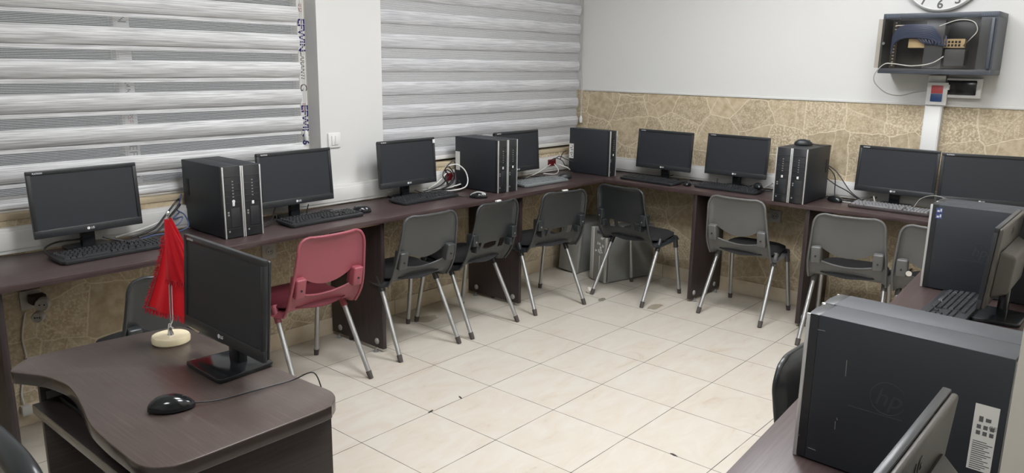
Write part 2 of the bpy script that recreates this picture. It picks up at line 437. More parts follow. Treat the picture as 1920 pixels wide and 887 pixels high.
# windows
def window(idx, x0, x1, mull):
    root = MB()
    root.box(x0, x0+.055, .50, .56, .93, 2.45, bev=.005); root.box(x1-.055, x1, .50, .56, .93, 2.45, bev=.005)
    root.box(x0+.055, x1-.055, .50, .56, .93, .985, bev=.005); root.box(x0+.055, x1-.055, .50, .56, 2.39, 2.45, bev=.005)
    fr = root.build('window_%d' % idx, 'cream_frame'); struct(fr)
    for a in mull: box_obj('mullion', (a-.036, a+.036, .502, .558, .985, 2.39), 'frame_upvc', fr, bev=.004)
    xs = [x0+.055]+[v for a in mull for v in (a-.036, a+.036)]+[x1-.055]
    for a, b in zip(xs[::2], xs[1::2]): box_obj('pane', (a, b, .526, .532, .985, 2.39), 'window_glass', fr)
    return fr
W1 = window(1, -2.30, .307, (-1.55, -.675))
W2 = window(2, .752, XB, (1.62,))
def tape(x, z0, z1, words, w=.034):
    o = box_obj('protective_tape', (x-w/2, x+w/2, .4985, .5003, z0, z1), 'tape_white', W1)
    for z, s, size, mat, ital in words:
        text('lettering', s, size, mat, T(x, .498, z) @ Matrix.Rotation(R(90), 4, 'X') @ Matrix.Rotation(R(-90), 4, 'Z'), o, .0003, ital, .0017 if mat == 'ink_navy' else .0006)
TW = [(1.70, 'EFWIN', .058, 'ink_navy', 0), (1.545, 'GARANTI', .036, 'ink_grey', .2), (1.42, 'G', .06, 'ink_grey', 0), (1.215, 'EFWIN 6', .058, 'ink_navy', 0), (1.84, 'IFSF', .03, 'ink_red', 0), (1.31, 'IFSF', .03, 'ink_red', 0)]
tape(.276, .99, 2.3, TW, .040)
tape(-.675, .99, 2.3, [(1.80, 'EFWIN', .052, 'ink_grey', 0), (1.66, 'FJ', .06, 'ink_navy', 0), (1.45, 'GARANTI', .034, 'ink_grey', .2), (1.30, 'IFSF', .034, 'ink_red', 0), (1.09, 'EFWIN', .052, 'ink_grey', 0)], .052)
# zebra blinds
def blind(label, x0, x1, y, tops, openfrac, closed, zbot, mat, sheer, chain_x, chain_y, chain_z):
    bulge = .012 if closed else .020
    root = thing('zebra_blind', label, 'blind', ((x0+x1)/2, y, zbot), 0)
    ox, oy, oz = (x0+x1)/2, y, zbot
    hw = (x1-x0)/2
    p = tops[0]-tops[1]
    b = MB()
    for zt in tops:
        h = p*openfrac
        prof = []
        nseg = 12
        for i in range(nseg+1):
            t = i/nseg
            z = zt-h*t
            if z < zbot+.004: z = zbot+.004
            out = bulge*(math.sin(PI/2*min(1, t/.42)) if t < .42 else max(0, math.cos(PI/2*(t-.42)/.58))**.8)+.0005
            prof.append((-out, z))
        rows = []
        for (dy, z) in prof:
            rows.append((b.bm.verts.new((-hw, dy, z-oz)), b.bm.verts.new((hw, dy, z-oz))))
        for r0, r1 in zip(rows, rows[1:]):
            if abs(r0[0].co.z-r1[0].co.z) > 1e-5: b.bm.faces.new((r0[0], r1[0], r1[1], r0[1]))
    b.build('fabric_band', mat, root)
    s = MB()
    if closed: s.box(-hw, hw, .003, .0036, .0, tops[0]+p-oz)
    else:
        for zt in tops: s.box(-hw, hw, .003, .0036, max(0., zt-p-oz), max(0.002, zt-p*openfrac-p*.14-oz))
    s.build('sheer_fabric', sheer, root)
    k = MB()
    for zt in tops:
        h = p*openfrac
        if closed: k.box(-hw, hw, .016, .0168, max(0, zt-p-oz+.004), zt-h-oz+.016)
        elif zt-h-p*.13 > zbot+.02: k.box(-hw, hw, .0045, .0052, zt-h-p*.14-oz, zt-h*.55-oz)
    k.build('rear_band', mat if not closed else 'blind_grey', root)
    MB().box(-hw, hw, -.011, .019, -.012, .016, bev=.004).build('bottom_rail', 'white_bright', root)
    MB().box(-hw-.01, hw+.01, -.03, .035, tops[0]+p-oz, tops[0]+p+.07-oz, bev=.006).build('head_rail', 'white_bright', root)
    c = MB()
    cx, cy = chain_x-ox, chain_y-oy
    ztop = tops[0]+p-oz
    for dx in (-.006, .006):
        c.cyl((cx+dx, cy, chain_z-oz), (cx+dx*.6, cy, ztop), .0016, n=6)
        z = chain_z-oz
        while z < ztop: c.lathe([(0, -.0024), (.0022, -.001), (.0022, .001), (0, .0024)], (cx+dx, cy, z), n=6); z += .0075
    ch = c.build('bead_chain', 'cable_white', root)
    MB().lathe([(0, -.030), (.010, -.026), (.0135, -.010), (.0125, .012), (.006, .028), (0, .030)], (cx, cy, chain_z-oz-.012), n=16).build('chain_weight', 'white_bright', ch)
    return root
tb = [1.990-.144*0+.0]+[1.8445-.1437*i for i in range(7)]
tb = [2.132, 1.988]+[1.8445-.1437*i for i in range(7)]
blind('striped grey and white roller blind half open over the wide window by the column', -2.27, .222, .452, tb, .54, False, .942, 'blind_white', 'sheer', .262, .47, 1.17)
tb2 = [2.15, 2.008]+[1.8675-.1402*i for i in range(7)]
blind('closed grey striped roller blind filling the window beside the stone wall corner', .758, XB-.024, .452, tb2, .56, True, .957, 'blind_grey', 'sheer_right', XB-.013, .42, 1.15)
# light switch on the column
sw = thing('light_switch', 'white square light switch on the column between the blinds', 'switch', (.394, YA, 1.13))
MB().box(-.042, .042, -.010, .0, -.042, .042, bev=.004).build('switch_plate', 'white_bright', sw)
MB().box(-.022, -.001, -.015, -.009, -.026, .026, bev=.002).box(.001, .022, -.015, -.009, -.026, .026, bev=.002).build('rocker', 'white_bright', sw)
# cable trunking along the walls
def trunk_part(name, dims, parent=None): return MB().box(*dims, bev=.004).build(name, 'white_plastic', parent)
tr = thing('cable_trunking', 'white plastic cable trunking running behind the desk under the blinds', 'trunking', (0, YA, ZT))
MB().box(-2.6, 2.755, -.042, 0, .004, .112, bev=.004).build('duct', 'white_plastic', tr)
MB().box(-2.6, 2.755, -.047, -.040, .020, .098, bev=.003).build('lid', 'white_plastic', tr)
tr2 = thing('cable_trunking', 'white plastic cable trunking behind the desk along the stone wall', 'trunking', (XB, 0, ZT))
MB().box(-.040, 0, -3.05, .35, .004, .104, bev=.004).build('duct', 'white_plastic', tr2)
MB().box(-.046, -.038, -3.05, .35, .018, .09, bev=.003).build('lid', 'white_plastic', tr2)
trv = thing('vertical_trunking', 'white vertical cable trunking rising up the stone wall to the rack', 'trunking', (XB, -2.10, .875))
MB().box(-.048, 0, -.046, .046, 0, .663, bev=.005).build('duct', 'white_bright', trv)
MB().box(-.052, -.046, -.040, .040, .0, .49, bev=.002).build('lid', 'white_bright', trv)
# red / blue data outlet on the trunking head
so = thing('data_outlet', 'white outlet plate with red and blue modules under the network rack', 'socket', (XB-.053, -2.112, 1.437))
MB().box(-.014, 0, -.054, .054, -.066, .062, bev=.004).build('plate', 'white_bright', so)
MB().box(-.019, -.012, -.030, .030, .000, .044, bev=.002).build('power_module', 'red_socket', so)
MB().box(-.019, -.012, -.030, .030, -.046, -.002, bev=.002).build('data_module', 'blue_socket', so)
# distribution box
db = thing('breaker_box', 'small white breaker box with smoked window below the network rack', 'electrical box', (XB, -2.240, 1.47))
b = MB(); b.box(-.055, 0, -.088, .088, -.055, .055, bev=.006); b.build('housing', 'white_bright', db)
MB().box(-.062, -.054, -.066, .084, -.038, .042, bev=.003).build('smoked_window', 'black_gloss', db)
MB().box(-.068, -.055, .066, .084, -.012, .018, bev=.003).build('latch', 'white_bright', db)
# network rack
rk = thing('network_rack', 'dark blue wall mounted network rack with smoked door', 'rack', (XB, -2.114, 1.545))
b = MB()
b.box(-.25, 0, -.284, .284, 0, .028, bev=.003); b.box(-.25, 0, -.284, .284, .300, .328, bev=.003)
b.box(-.25, 0, -.284, -.272, .028, .300); b.box(-.25, 0, .272, .284, .028, .300); b.box(-.012, 0, -.272, .272, .028, .300)
b.build('cabinet_body', 'rack_blue', rk)
for k in range(8):
    for s in (-1, 1): MB().box(-.2515, -.249, s*.235-.035+k*.009, s*.235-.031+k*.009, .306, .322).build('vent_slot', 'rack_dark', rk)
MB().box(-.245, -.235, -.272, -.205, .028, .300).build('side_panel', 'rack_dark', rk)
for s in (-1, 1):
    rail = MB().box(-.20, -.19, s*.225-.016, s*.225+.016, .03, .298).build('rack_rail', 'black_plastic', rk)
    h = MB()
    for k in range(14): h.box(-.2012, -.1995, s*.225-.005, s*.225+.005, .042+k*.018, .049+k*.018)
    h.build('rail_hole', 'cable_grey', rail)
pp = MB().box(-.2, -.17, -.132, .150, .143, .190).build('patch_panel', 'patch_cream', rk)
h = MB()
for j in range(2):
    for k in range(5): h.box(-.2012, -.199, -.044-k*.017, -.033-k*.017, .149+j*.018, .162+j*.018)
h.build('port', 'ink_black', pp)
MB().box(-.21, -.10, -.030, .065, .03, .29, bev=.004).build('network_switch', 'rack_dark', rk)
MB().box(-.205, -.12, -.14, -.040, .045, .135, bev=.004).build('power_unit', 'rack_dark', rk)
MB().box(-.215, -.213, .126, .224, .262, .267).build('status_strip', 'ink_white', rk)
bl = MB()
for k in range(16):
    dz = (k % 8)*.009; dd = .012*(k//8)
    bl.tube([(-.19+dd, .236, .09+k*.006), (-.212+dd, .228, .16+dz*.8), (-.220+dd, .185, .195+dz), (-.222+dd, .10, .200+dz), (-.220+dd, .03, .188+dz), (-.216, -.015, .165+dz*.3)], .0055, n=6)
for k in range(9):
    bl.tube([(-.21, .105-k*.018, .205), (-.222, .085-k*.016, .180-k*.003), (-.212, .05-k*.008, .160)], .0045, n=6)
bl.build('patch_cable', 'cable_blue', rk)
door = MB().box(-.272, -.268, -.258, .300, .030, .298, bev=.0015).build('glass_door', 'smoke_pane', rk)
MB().cyl((-.276, .262, .165), (-.266, .262, .165), .008).build('lock', 'chrome', door)
MB().box(-.27, -.25, -.272, -.256, .034, .294, bev=.003).build('door_hinge', 'rack_blue', door)
c = MB(); c.tube([(2.60, -2.24, 1.70), (2.515, -2.285, 1.73), (2.51, -2.315, 1.775), (2.51, -2.29, 1.82), (2.51, -2.22, 1.83), (2.52, -2.13, 1.80)], .0026, n=8)
tag(c.build('patch_lead', 'cable_grey'), 'pale looped patch lead hanging in the smoked rack door', 'cable')
c = MB(); c.tube([(2.515, -2.17, 1.640), (2.505, -2.115, 1.603), (2.50, -2.02, 1.588), (2.50, -1.93, 1.598), (2.50, -1.876, 1.595), (2.51, -1.829, 1.54), (2.53, -1.83, 1.49), (2.60, -1.875, 1.435), (2.70, -1.925, 1.418), (2.745, -1.985, 1.436), (2.747, -2.05, 1.449), (2.738, -2.085, 1.457)], .0028, n=8)
tag(c.build('patch_lead', 'cable_grey'), 'grey cable looping down from the rack to the red outlet', 'cable')
# clock
ck = thing('wall_clock', 'round white wall clock above the network rack, cut by the photo edge', 'clock', (XB, -2.062, 2.105))
MX = Matrix.Rotation(R(-90), 4, 'Y')
MB().lathe([(.20, 0), (.213, .012), (.214, .030), (.205, .040), (.198, .034), (.0, .034)], n=64, M=MX).build('clock_body', 'clock_white', ck)
for k in range(1, 13):
    a = R(90-30*k); r_ = .176
    text('numeral', str(k), .066, 'ink_grey', T(-.0355, -r_*math.cos(a), r_*math.sin(a)) @ Matrix.Rotation(R(-90), 4, 'Z') @ Matrix.Rotation(R(90), 4, 'X'), ck, .0004, 0, .0015)
h = MB(); h.box(-.0385, -.037, -.004, .004, -.02, .10); h.build('hour_hand', 'ink_black', ck)
h = MB().box(-.0405, -.039, -.003, .003, -.02, .14, M=Matrix.Rotation(R(70), 4, 'X')).build('minute_hand', 'ink_black', ck)
# ------------------------------------------------------------------ worktops
def glide(root, x, y, ztop=.022):
    MB().lathe([(.016, 0), (.018, .003), (.010, .008), (.0055, .010), (.0055, ztop)], (x, y, 0), n=16).build('foot_glide', 'grey_metal', root)
def bracket(root, x, y, nx, ny):
    MB().lathe([(.017, 0), (.017, .004), (.012, .008), (0, .009)], n=16, M=T(x, y, .058) @ (Matrix.Rotation(R(90)*nx, 4, 'Y') if nx else Matrix.Rotation(R(-90)*ny, 4, 'X'))).build('corner_bracket', 'cable_grey', root)
da = thing('long_worktop', 'long dark brown worktop under the window blinds', 'desk', (0, 0, 0))
MB().box(-2.7, 2.79, -.125, .352, ZT-.026, ZT, bev=.0025).build('desktop', 'wenge', da)
for x in (-1.445, .342, 1.490):
    p = MB().box(x-.0125, x+.0125, -.070, .385, .020, ZT-.026, bev=.0015).build('side_panel', 'wenge_z', da)
    for y in (-.02, .31):
        glide(da, x-.022, y)
        bracket(da, x-.0125, y, -1, 0)
box_obj('support_rail', (.10, .33, -.066, -.050, ZT-.046, ZT-.027), 'raw_edge', da, bev=.002)
dbk = thing('long_worktop', 'dark brown worktop along the stone wall under the rack', 'desk', (0, 0, 0))
MB().box(2.335, 2.752, -2.75, -.127, ZT-.026, ZT, bev=.0025).build('desktop', 'wenge_y', dbk)
for y in (-.842, -1.585):
    MB().box(2.355, 2.785, y-.0125, y+.0125, .020, ZT-.026, bev=.0015).build('side_panel', 'wenge_z', dbk)
    for x in (2.40, 2.70):
        glide(dbk, x, y-.022); bracket(dbk, x, y-.0125, 0, -1)
# right-hand desk, turned a little
ZC = .738
CA = math.atan(.065)
dc = thing('side_worktop', 'dark brown worktop in the near right corner holding black towers', 'desk', (-.844, -2.603, 0), CA)
MB().box(-.55, 2.35, -.462, 0, ZC-.026, ZC, bev=.0025).build('desktop', 'wenge', dc)
for x in (-.5, .95, 2.3):
    MB().box(x-.0125, x+.0125, -.45, -.06, .02, ZC-.026, bev=.0015).build('side_panel', 'wenge_z', dc)
    for y in (-.4, -.11): glide(dc, x-.022, y)
# ------------------------------------------------------------------ sockets
def socket(label, x, y, z, rz, mat='socket_grey', face='rubber_brown'):
    s = thing('wall_socket', label, 'socket', (x, y, z), rz)
    MB().box(-.042, .042, -.011, 0, -.042, .042, bev=.004).build('plate', mat, s)
    MB().lathe([(.021, .0), (.021, .006), (.018, .006), (.018, .002), (0, .002)], n=24, M=T(0, -.010, 0) @ Matrix.Rotation(R(90), 4, 'X')).build('socket_ring', mat, s)
    h = MB()
    for dx in (-.008, .008): h.cyl((dx, -.0135, 0), (dx, -.011, 0), .003, n=10)
    h.build('pin_hole', 'ink_black', s)
    return s
socket('cream wall socket below the desk left of the red chair', -.056, YA, .565, 0)
socket('grey wall socket on the stone under the two towers with a mouse on top', XB, -1.214, .586, R(-90), 'socket_dim')
s = socket('cream wall socket under the far left of the desk with adaptors plugged in', -1.205, YA, .556, 0)
def adaptor(label, loc, rx, r):
    a = thing('plug_adaptor', label, 'adaptor', loc); a.rotation_euler = (0, 0, rx)
    M0 = Matrix.Rotation(R(90), 4, 'X')
    MB().lathe([(r*.75, 0), (r, .008), (r, .036), (r*.85, .041), (r*.8, .038), (0, .038)], n=26, M=M0).build('body', 'socket_grey', a)
    h = MB()
    for dx in (-.009, .009): h.cyl((dx, -.0395, 0), (dx, -.036, 0), .0032, n=10)
    if r < .025: h.cyl((0, -.0395, 0), (0, -.036, 0), .0028, n=10)
    h.build('pin_hole', 'ink_black', a)
    return a
MB_ = MB().box(-.03, .03, -.05, 0, -.02, .02, bev=.006)
ad = tag(MB_.build('plug_block', 'rubber_brown'), 'brown plug block in the far left socket holding two round adaptors', 'plug'); ad.location = (-1.19, YA-.0145, .562)
adaptor('larger round cream plug adaptor with two holes, far left under desk', (-1.172, YA-.066, .548), R(-35), .028)
adaptor('smaller round cream plug adaptor with three holes, hanging below the larger', (-1.195, YA-.066, .497), R(-35), .023)
c = MB(); c.tube([(-1.232, YA-.006, .505), (-1.255, YA-.006, .40), (-1.25, YA-.006, .30), (-1.27, YA-.006, .22), (-1.285, YA-.009, .15), (-1.283, YA-.016, .10)], .004, n=8)
wc = tag(c.build('mains_lead', 'cable_white'), 'white mains lead running down the stone wall behind teacher desk', 'lead')
MB().box(-1.300, -1.262, YA-.040, YA-.011, .055, .100, bev=.006).build('inline_plug', 'cable_white', wc)
def tsocket(label, x, y, z, rz):
    s = thing('power_module', label, 'socket', (x, y, z), rz)
    for k in range(2):
        MB().box(-.044+k*.045, -.002+k*.045, -.010, 0, -.024, .024, bev=.003).build('socket_block', 'red_plastic', s)
    return s
tsocket('pair of dark red trunking sockets behind the towers left of centre', 1.262, YA-.0475, .842, 0)
tsocket('pair of dark red trunking sockets near the room corner', 2.335, YA-.0475, .842, 0)
# ------------------------------------------------------------------ chairs
def shell(kind, mat):
    # profile: y (forward +), z ; t from top of back to front of seat
    prof = [(-.243, .787), (-.240, .775), (-.236, .755), (-.228, .725), (-.221, .69), (-.213, .65), (-.204, .61), (-.195, .57), (-.184, .53), (-.170, .49), (-.150, .45), (-.125, .420), (-.09, .404), (-.04, .400), (.02, .402), (.09, .408), (.15, .414), (.195, .416), (.220, .408), (.232, .392)]
    P = [Vector((0, a, b)) for a, b in prof]
    P = spline(P, 4)
    zs = []
    def width(i):
        p = P[i]; d = (P[0]-p).length
        if p.z > .5: w = .178+(.787-p.z)*.095
        else: w = .205
        if i > 40 and p.y > 0: w = .203-.012*max(0, p.y/.23)**2
        r = .055
        if p.z > .5 and d < r: w = w-r+math.sqrt(max(0, r*r-(r-d)**2))
        e = (P[-1]-p).length
        if e < .04 and p.y > .1: w = w-.04+math.sqrt(max(0, .04*.04-(.04-e)**2))
        return w
    ncol = 34
    us = [-1+2*k/ncol for k in range(ncol+1)]
    if kind == 'B':
        # vertical ends of the slots
        for a in (.20, .34, .62, .44): pass
        extra = []
        for c0, c1 in ((-.27, .27), (-.62, -.40), (.40, .62)):
            extra += [c0-.004, c0+.004, c1-.004, c1+.004]
        us = sorted(set([u for u in us if all(abs(u-e) > .012 for e in extra)]+extra))
    def opening(u):
        # arc-length fraction positions by z : (z_upper, z_lower) or None
        a = abs(u)
        if kind == 'A':
            if a >= .74: return None
            k = (a/.74)
            zu = .538+.056*k**2; zl = .480+.030*k**2
            h = zu-zl
            return zu, zl
        for c0, c1 in ((-.27, .27), (-.62, -.40), (.40, .62)):
            if c0 < u < c1:
                m = 1
                if c0 == -.27:
                    k = abs(u)/.27
                    return .540-.004*k*k, .494+.014*k**3
                return .548, .490
        return None
    iz = [p.z for p in P]
    # index range of back region
    iback = [i for i in range(len(P)) if P[i].y < -.15 and P[i].z > .45]
    def at_z(z):
        for i in range(len(P)-1):
            if P[i].z >= z >= P[i+1].z: return i+(P[i].z-z)/max(1e-9, P[i].z-P[i+1].z)
        return 0
    def pt(fi, u):
        i = int(fi); i = min(i, len(P)-2); f = fi-i
        p = P[i].lerp(P[i+1], f)
        w = width(i)*(1-f)+width(i+1)*f
        tdir = (P[i+1]-P[i]).normalized()
        nrm = Vector((0, tdir.z, -tdir.y))   # points rearward / downward
        if nrm.y > 0 and p.z > .5: nrm = -nrm
        if p.z <= .5 and nrm.z > 0: nrm = -nrm
        a = abs(u)
        off = 0
        if p.z > .43: off += -.012*(1-u*u)*min(1, (p.z-.43)/.1)*-1*.9     # back panel bulges rearward in the middle
        if p.z > .43: off -= .010*(1-u*u)
        if a > .86: off += .016*((a-.86)/.14)**1.3*min(1, (P[0]-p).length/.07) if p.z > .42 else .022*((a-.86)/.14)**1.5
        # top rim curls back
        d = (P[0]-p).length
        if d < .024: off += .016*(1-d/.024)*(1-.75*a**4)
        # recess around the lower opening on type A
        if p.z > .43: pass
        return Vector((u*w, p.y+nrm.y*off, p.z+nrm.z*off))
    zmin = .505
    NU, NL = 18, 22
    m = MB(); bm = m.bm
    nP = len(P)-1
    cache = {}
    def V(co):
        k = (round(co.x, 5), round(co.y, 5), round(co.z, 5))
        if k not in cache: cache[k] = bm.verts.new(co)
        return cache[k]
    cols = []
    for u in us:
        op = opening(u)
        if op: a, b = at_z(op[0]), at_z(op[1])
        else: a = b = at_z(.515)
        up = [V(pt(a*(k/NU)**1.25, u)) for k in range(NU+1)]
        lo = [V(pt(b+(nP-b)*k/NL, u)) for k in range(NL+1)]
        cols.append((up, lo))
    for c0, c1 in zip(cols, cols[1:]):
        for g in (0, 1):
            A, B = c0[g], c1[g]
            for k in range(len(A)-1):
                vs = []
                for v in (A[k], A[k+1], B[k+1], B[k]):
                    if v not in vs: vs.append(v)
                if len(vs) >= 3:
                    try: bm.faces.new(vs)
                    except ValueError: pass
    bmesh.ops.recalc_face_normals(bm, faces=bm.faces[:])
    bmesh.ops.solidify(bm, geom=bm.faces[:], thickness=.006)
    ie = next(i for i in range(len(P)) if P[i].y > -.12 and P[i].z < .42)
    rim = [pt(ie*k/14, -1.) for k in range(14, 0, -1)]+[pt(.35, u) for u in (-.97, -.8, -.5, -.2, 0, .2, .5, .8, .97)]+[pt(ie*k/14, 1.) for k in range(1, 15)]
    m.tube(rim, .0072, n=8, sub=3)
    if kind == 'A': m.tube([pt(at_z(.478+.030*(abs(u)/.74)**2), u) for u in [-.76+.19*k for k in range(9)]], .0055, n=8, sub=3)
    return m
def chair(kind, mat, padmat, label, loc, rz, name='stacking_chair', group=None):
    root = thing(name, label, 'chair', loc, rz, group)
    shell(kind, mat).build('seat_shell', mat, root, ang=50)
    # seat pad
    pm = MB(); tmp = bmesh.new(); bmesh.ops.create_grid(tmp, x_segments=14, y_segments=14, size=1)
    for v in tmp.verts:
        x, y = v.co.x, v.co.y
        r = max(abs(x), abs(y)); 
        k = (abs(x)**4+abs(y)**4)**.25
        s = r/k if k > 0 else 1
        x *= s; y *= s
        edge = max(0, 1-(abs(x)**5+abs(y)**5))
        yy = .035+y*.185
        v.co = Vector((x*.188, yy, .418+.036*edge**.4+(.006 if yy > .05 else 0)))
    bmesh.ops.solidify(tmp, geom=tmp.faces[:], thickness=.006)
    bmesh.ops.recalc_face_normals(tmp, faces=tmp.faces[:])
    pm.merge(tmp); pm.build('seat_pad', padmat, root, ang=60)
    # bracket blocks at the sides of the back
    for s in (-1, 1):
        if kind == 'A':
            b = MB().box(-.027, .027, -.031, .030, -.050, .050, bev=.009, seg=3, M=T(s*.161, -.190, .548, rx=R(13))).build('arm_bracket', mat, root)
            MB().cyl((s*.161, -.2235, .535), (s*.161, -.2175, .536), .005).build('screw_hole', 'ink_black', b)
        else:
            b = MB().box(s*.172-.022, s*.172+.022, -.232, -.172, .545, .615, bev=.006, seg=3).box(s*.150-.014, s*.150+.014, -.226, -.180, .500, .545, bev=.006).build('arm_bracket', mat, root)
            MB().cyl((s*.172, -.2335, .57), (s*.172, -.2315, .57), .005, m='steel').build('screw', 'steel', b)
    # legs
    for s in (-1, 1):
        for (fx, fy, tx, ty, tz) in ((.208, -.238, .186, -.020, .425), (.205, .236, .186, .165, .418)):
            a = Vector((s*fx, fy, 0)); b = Vector((s*tx, ty, tz)); d = (b-a)/tz
            lg = MB().cyl(a+d*.022, b, .0125, .0125, n=14).build('leg', 'steel', root)
            MB().cyl(a+d*.0005, a+d*.036, .0125, .0145, n=12).build('foot_tip', 'rubber_brown', lg)
            MB().cyl(a+d*(tz-.075), b+d*.003, .016, .017, n=14).build('leg_sleeve', mat, lg)
        MB().tube([(s*.186, -.02, .418), (s*.18, .07, .397), (s*.186, .165, .412)], .011, n=10).build('side_frame', 'black_plastic', root)
    return root
chA = chair('A', 'chair_red', 'pad_red', 'red plastic chair with padded seat beside the teacher desk', (-.143, -.055, 0), R(-1.))
chB = chair('A', 'chair_black', 'pad_black', 'black chair with a wide smile slot, between red chair and next black chair', (.531, -.020, 0), R(-4), )
chC = chair('B', 'chair_dark', 'pad_black', 'black chair with small back slots, in front of the white topped mouse', (1.026, -.035, 0), R(1.4))
dup(chC, (2.268, -.480, 0), R(-92.8), 'black chair with padded seat turned sideways before the corner grey case')
MB().box(-.020, .020, -.252, -.236, .786, .7948, bev=.001).build('tag_label', 'paper', chC)
dup(chC, (1.665, -.085, 0), R(-12.5), 'black chair with small back slots left of the grey case under the corner')
chD = chair('A', 'chair_grey', 'pad_black', 'dark grey chair with a wide slot on open floor beneath the stone wall', (2.417, -1.212, 0), R(-89.5))
chE = dup(chD, (2.300, -1.885, 0), R(-82), 'dark grey chair with a wide slot, third along the stone wall')
chG = dup(chD, (2.31, -2.345, 0), R(-86), 'grey chair mostly hidden behind the far right tower')
MB().cyl((-.118, -.245, .528), (-.118, -.19, .535), .015, .010, n=18).build('bracket_bolt', 'chrome', chG)
chF = chair('A', 'chair_dark', 'pad_black', 'black chair at the window desk, hidden behind the red flag', (-.945, -.185, 0), R(-2))
dup(chF, (-.125, -2.735, 0), R(178), 'black chair pushed under the near right worktop, only its edge visible')
# ------------------------------------------------------------------ monitors
def tilt(a, y, z): return T(0, y, z) @ Matrix.Rotation(R(a), 4, 'X')
def monitor(label, x, y, z, yaw, back='bezel', bf=-.066):
    root = thing('monitor', label, 'monitor', (x, y, z), yaw)
    Wm, H = .445, .275
    M = tilt(-4, -.03, .077)
    b = MB()
    b.box(-Wm/2, Wm/2, 0, .014, .0, .033, M=M, bev=.003); b.box(-Wm/2, Wm/2, 0, .014, H-.018, H, M=M, bev=.003)
    b.box(-Wm/2, -Wm/2+.017, 0, .014, .031, H-.016, M=M, bev=.003); b.box(Wm/2-.017, Wm/2, 0, .014, .031, H-.016, M=M, bev=.003)
    fr = b.build('bezel', 'bezel', root)
    MB().box(-Wm/2+.015, Wm/2-.015, .004, .012, .031, H-.016, M=M).build('screen', 'screen', root)
    MB().box(-Wm/2+.003, Wm/2-.003, .013, .026, .003, H-.003, M=M, bev=.006, seg=3).build('back_cover', back, root)
    bb = MB(); tmp = bmesh.new(); bmesh.ops.create_cube(tmp, size=1)
    for v in tmp.verts:
        k = 1 if v.co.y < 0 else .78
        v.co = Vector((v.co.x*.36*k, .024+(v.co.y+.5)*.046, .112+v.co.z*.165*k))
    bmesh.ops.bevel(tmp, geom=tmp.edges[:], offset=.012, segments=3, affect='EDGES', profile=.5)
    bb.merge(tmp, None, M); bb.build('back_bulge', back, root)
    MB().box(-.028, .028, .004, .034, .008, .12, bev=.006).build('stand_neck', 'black_gloss', root)
    bs = MB(); pts = []
    for (px, py) in ((-.10, bf), (.10, bf), (.085, .085), (-.085, .085)): pts.append((px, py))
    rp = []
    for i in range(4):
        p0, p1, p2 = Vector(pts[i-1]), Vector(pts[i]), Vector(pts[(i+1) % 4])
        a = p1+(p0-p1).normalized()*.018; c = p1+(p2-p1).normalized()*.018
        for t in (0, .25, .5, .75, 1): rp.append(tuple(a*(1-t)**2+p1*2*t*(1-t)+c*t*t))
    bs.prism(rp, .001, .013, bev=.003); bs.build('stand_base', 'black_gloss', root)
    # logo on the chin: disc and letters
    F_ = M @ T(0, -.0006, 0) @ Matrix.Rotation(R(90), 4, 'X')
    lg = MB(); lg.lathe([(.0062, 0), (.0062, .0006), (0, .0006)], n=20, M=M @ T(-.011, 0, .0165) @ Matrix.Rotation(R(90), 4, 'X')); lo = lg.build('logo', 'ink_white', root)
    text('lettering', 'LG', .012, 'ink_white', M @ T(.006, -.0006, .0165) @ Matrix.Rotation(R(90), 4, 'X'), lo, .0002, 0, .0004)
    text('lettering', 'FLATRON', .0085, 'ink_white', M @ T(-Wm/2+.042, -.0006, H-.0105) @ Matrix.Rotation(R(90), 4, 'X'), fr, .0002, 0, .0002)
    return root
m1 = monitor('black monitor leftmost under the half open blind, behind the black keyboard', -.993, .2635, ZT, R(3.2))
mons = [('black monitor left of the column, right of the first pair of towers', .000, .205, R(1.5)),
        ('black monitor with a white sticker corner, standing before the column', .813, .265, R(0)),
        ('black monitor between the second pair of towers and the corner tower', 1.750, .208, R(-1))]
mo = [dup(m1, (x, y, ZT), a, l) for l, x, y, a in mons]
MB().box(.203, .221, -.0012, .0, .240, .262, M=tilt(-4, -.031, .077)).build('corner_sticker', 'ink_white', mo[1])
for l, x, y, a in (('black monitor on the stone wall side, next to the lone corner tower', 2.612, -.450, R(-92)),
                   ('black monitor left of the pair of towers carrying a mouse', 2.672, -.968, R(-91)),
                   ('black monitor behind the pale keyboard, below the vertical trunking', 2.672, -1.968, R(-91.5)),
                   ('black monitor in the far right corner, rising behind the tower pair', 2.655, -2.425, R(-74))):
    dup(m1, (x, y, ZT), a, l)
ZTE = .720
monitor('black monitor on the teacher desk beside the red flag', -1.215, -1.276, ZTE+.001, R(-91.5), 'bezel', -.092)
mb = monitor('brown backed monitor in the near right corner, seen from behind', -1.180, -3.010, ZC, R(180), 'back_taupe')
mb2 = dup(mb, (.774, -2.824, ZC), R(180.5), 'brown backed monitor seen from behind, beside the far tower pair')
def backlogo(root):
    M = tilt(-4, -.03, .077)
    B = M @ T(0, .0268, .235) @ Matrix.Rotation(R(180), 4, 'Z') @ Matrix.Rotation(R(90), 4, 'X')
    text('back_logo', 'LG', .036, 'back_rim', B, root, .0006)
backlogo(mb); backlogo(mb2)
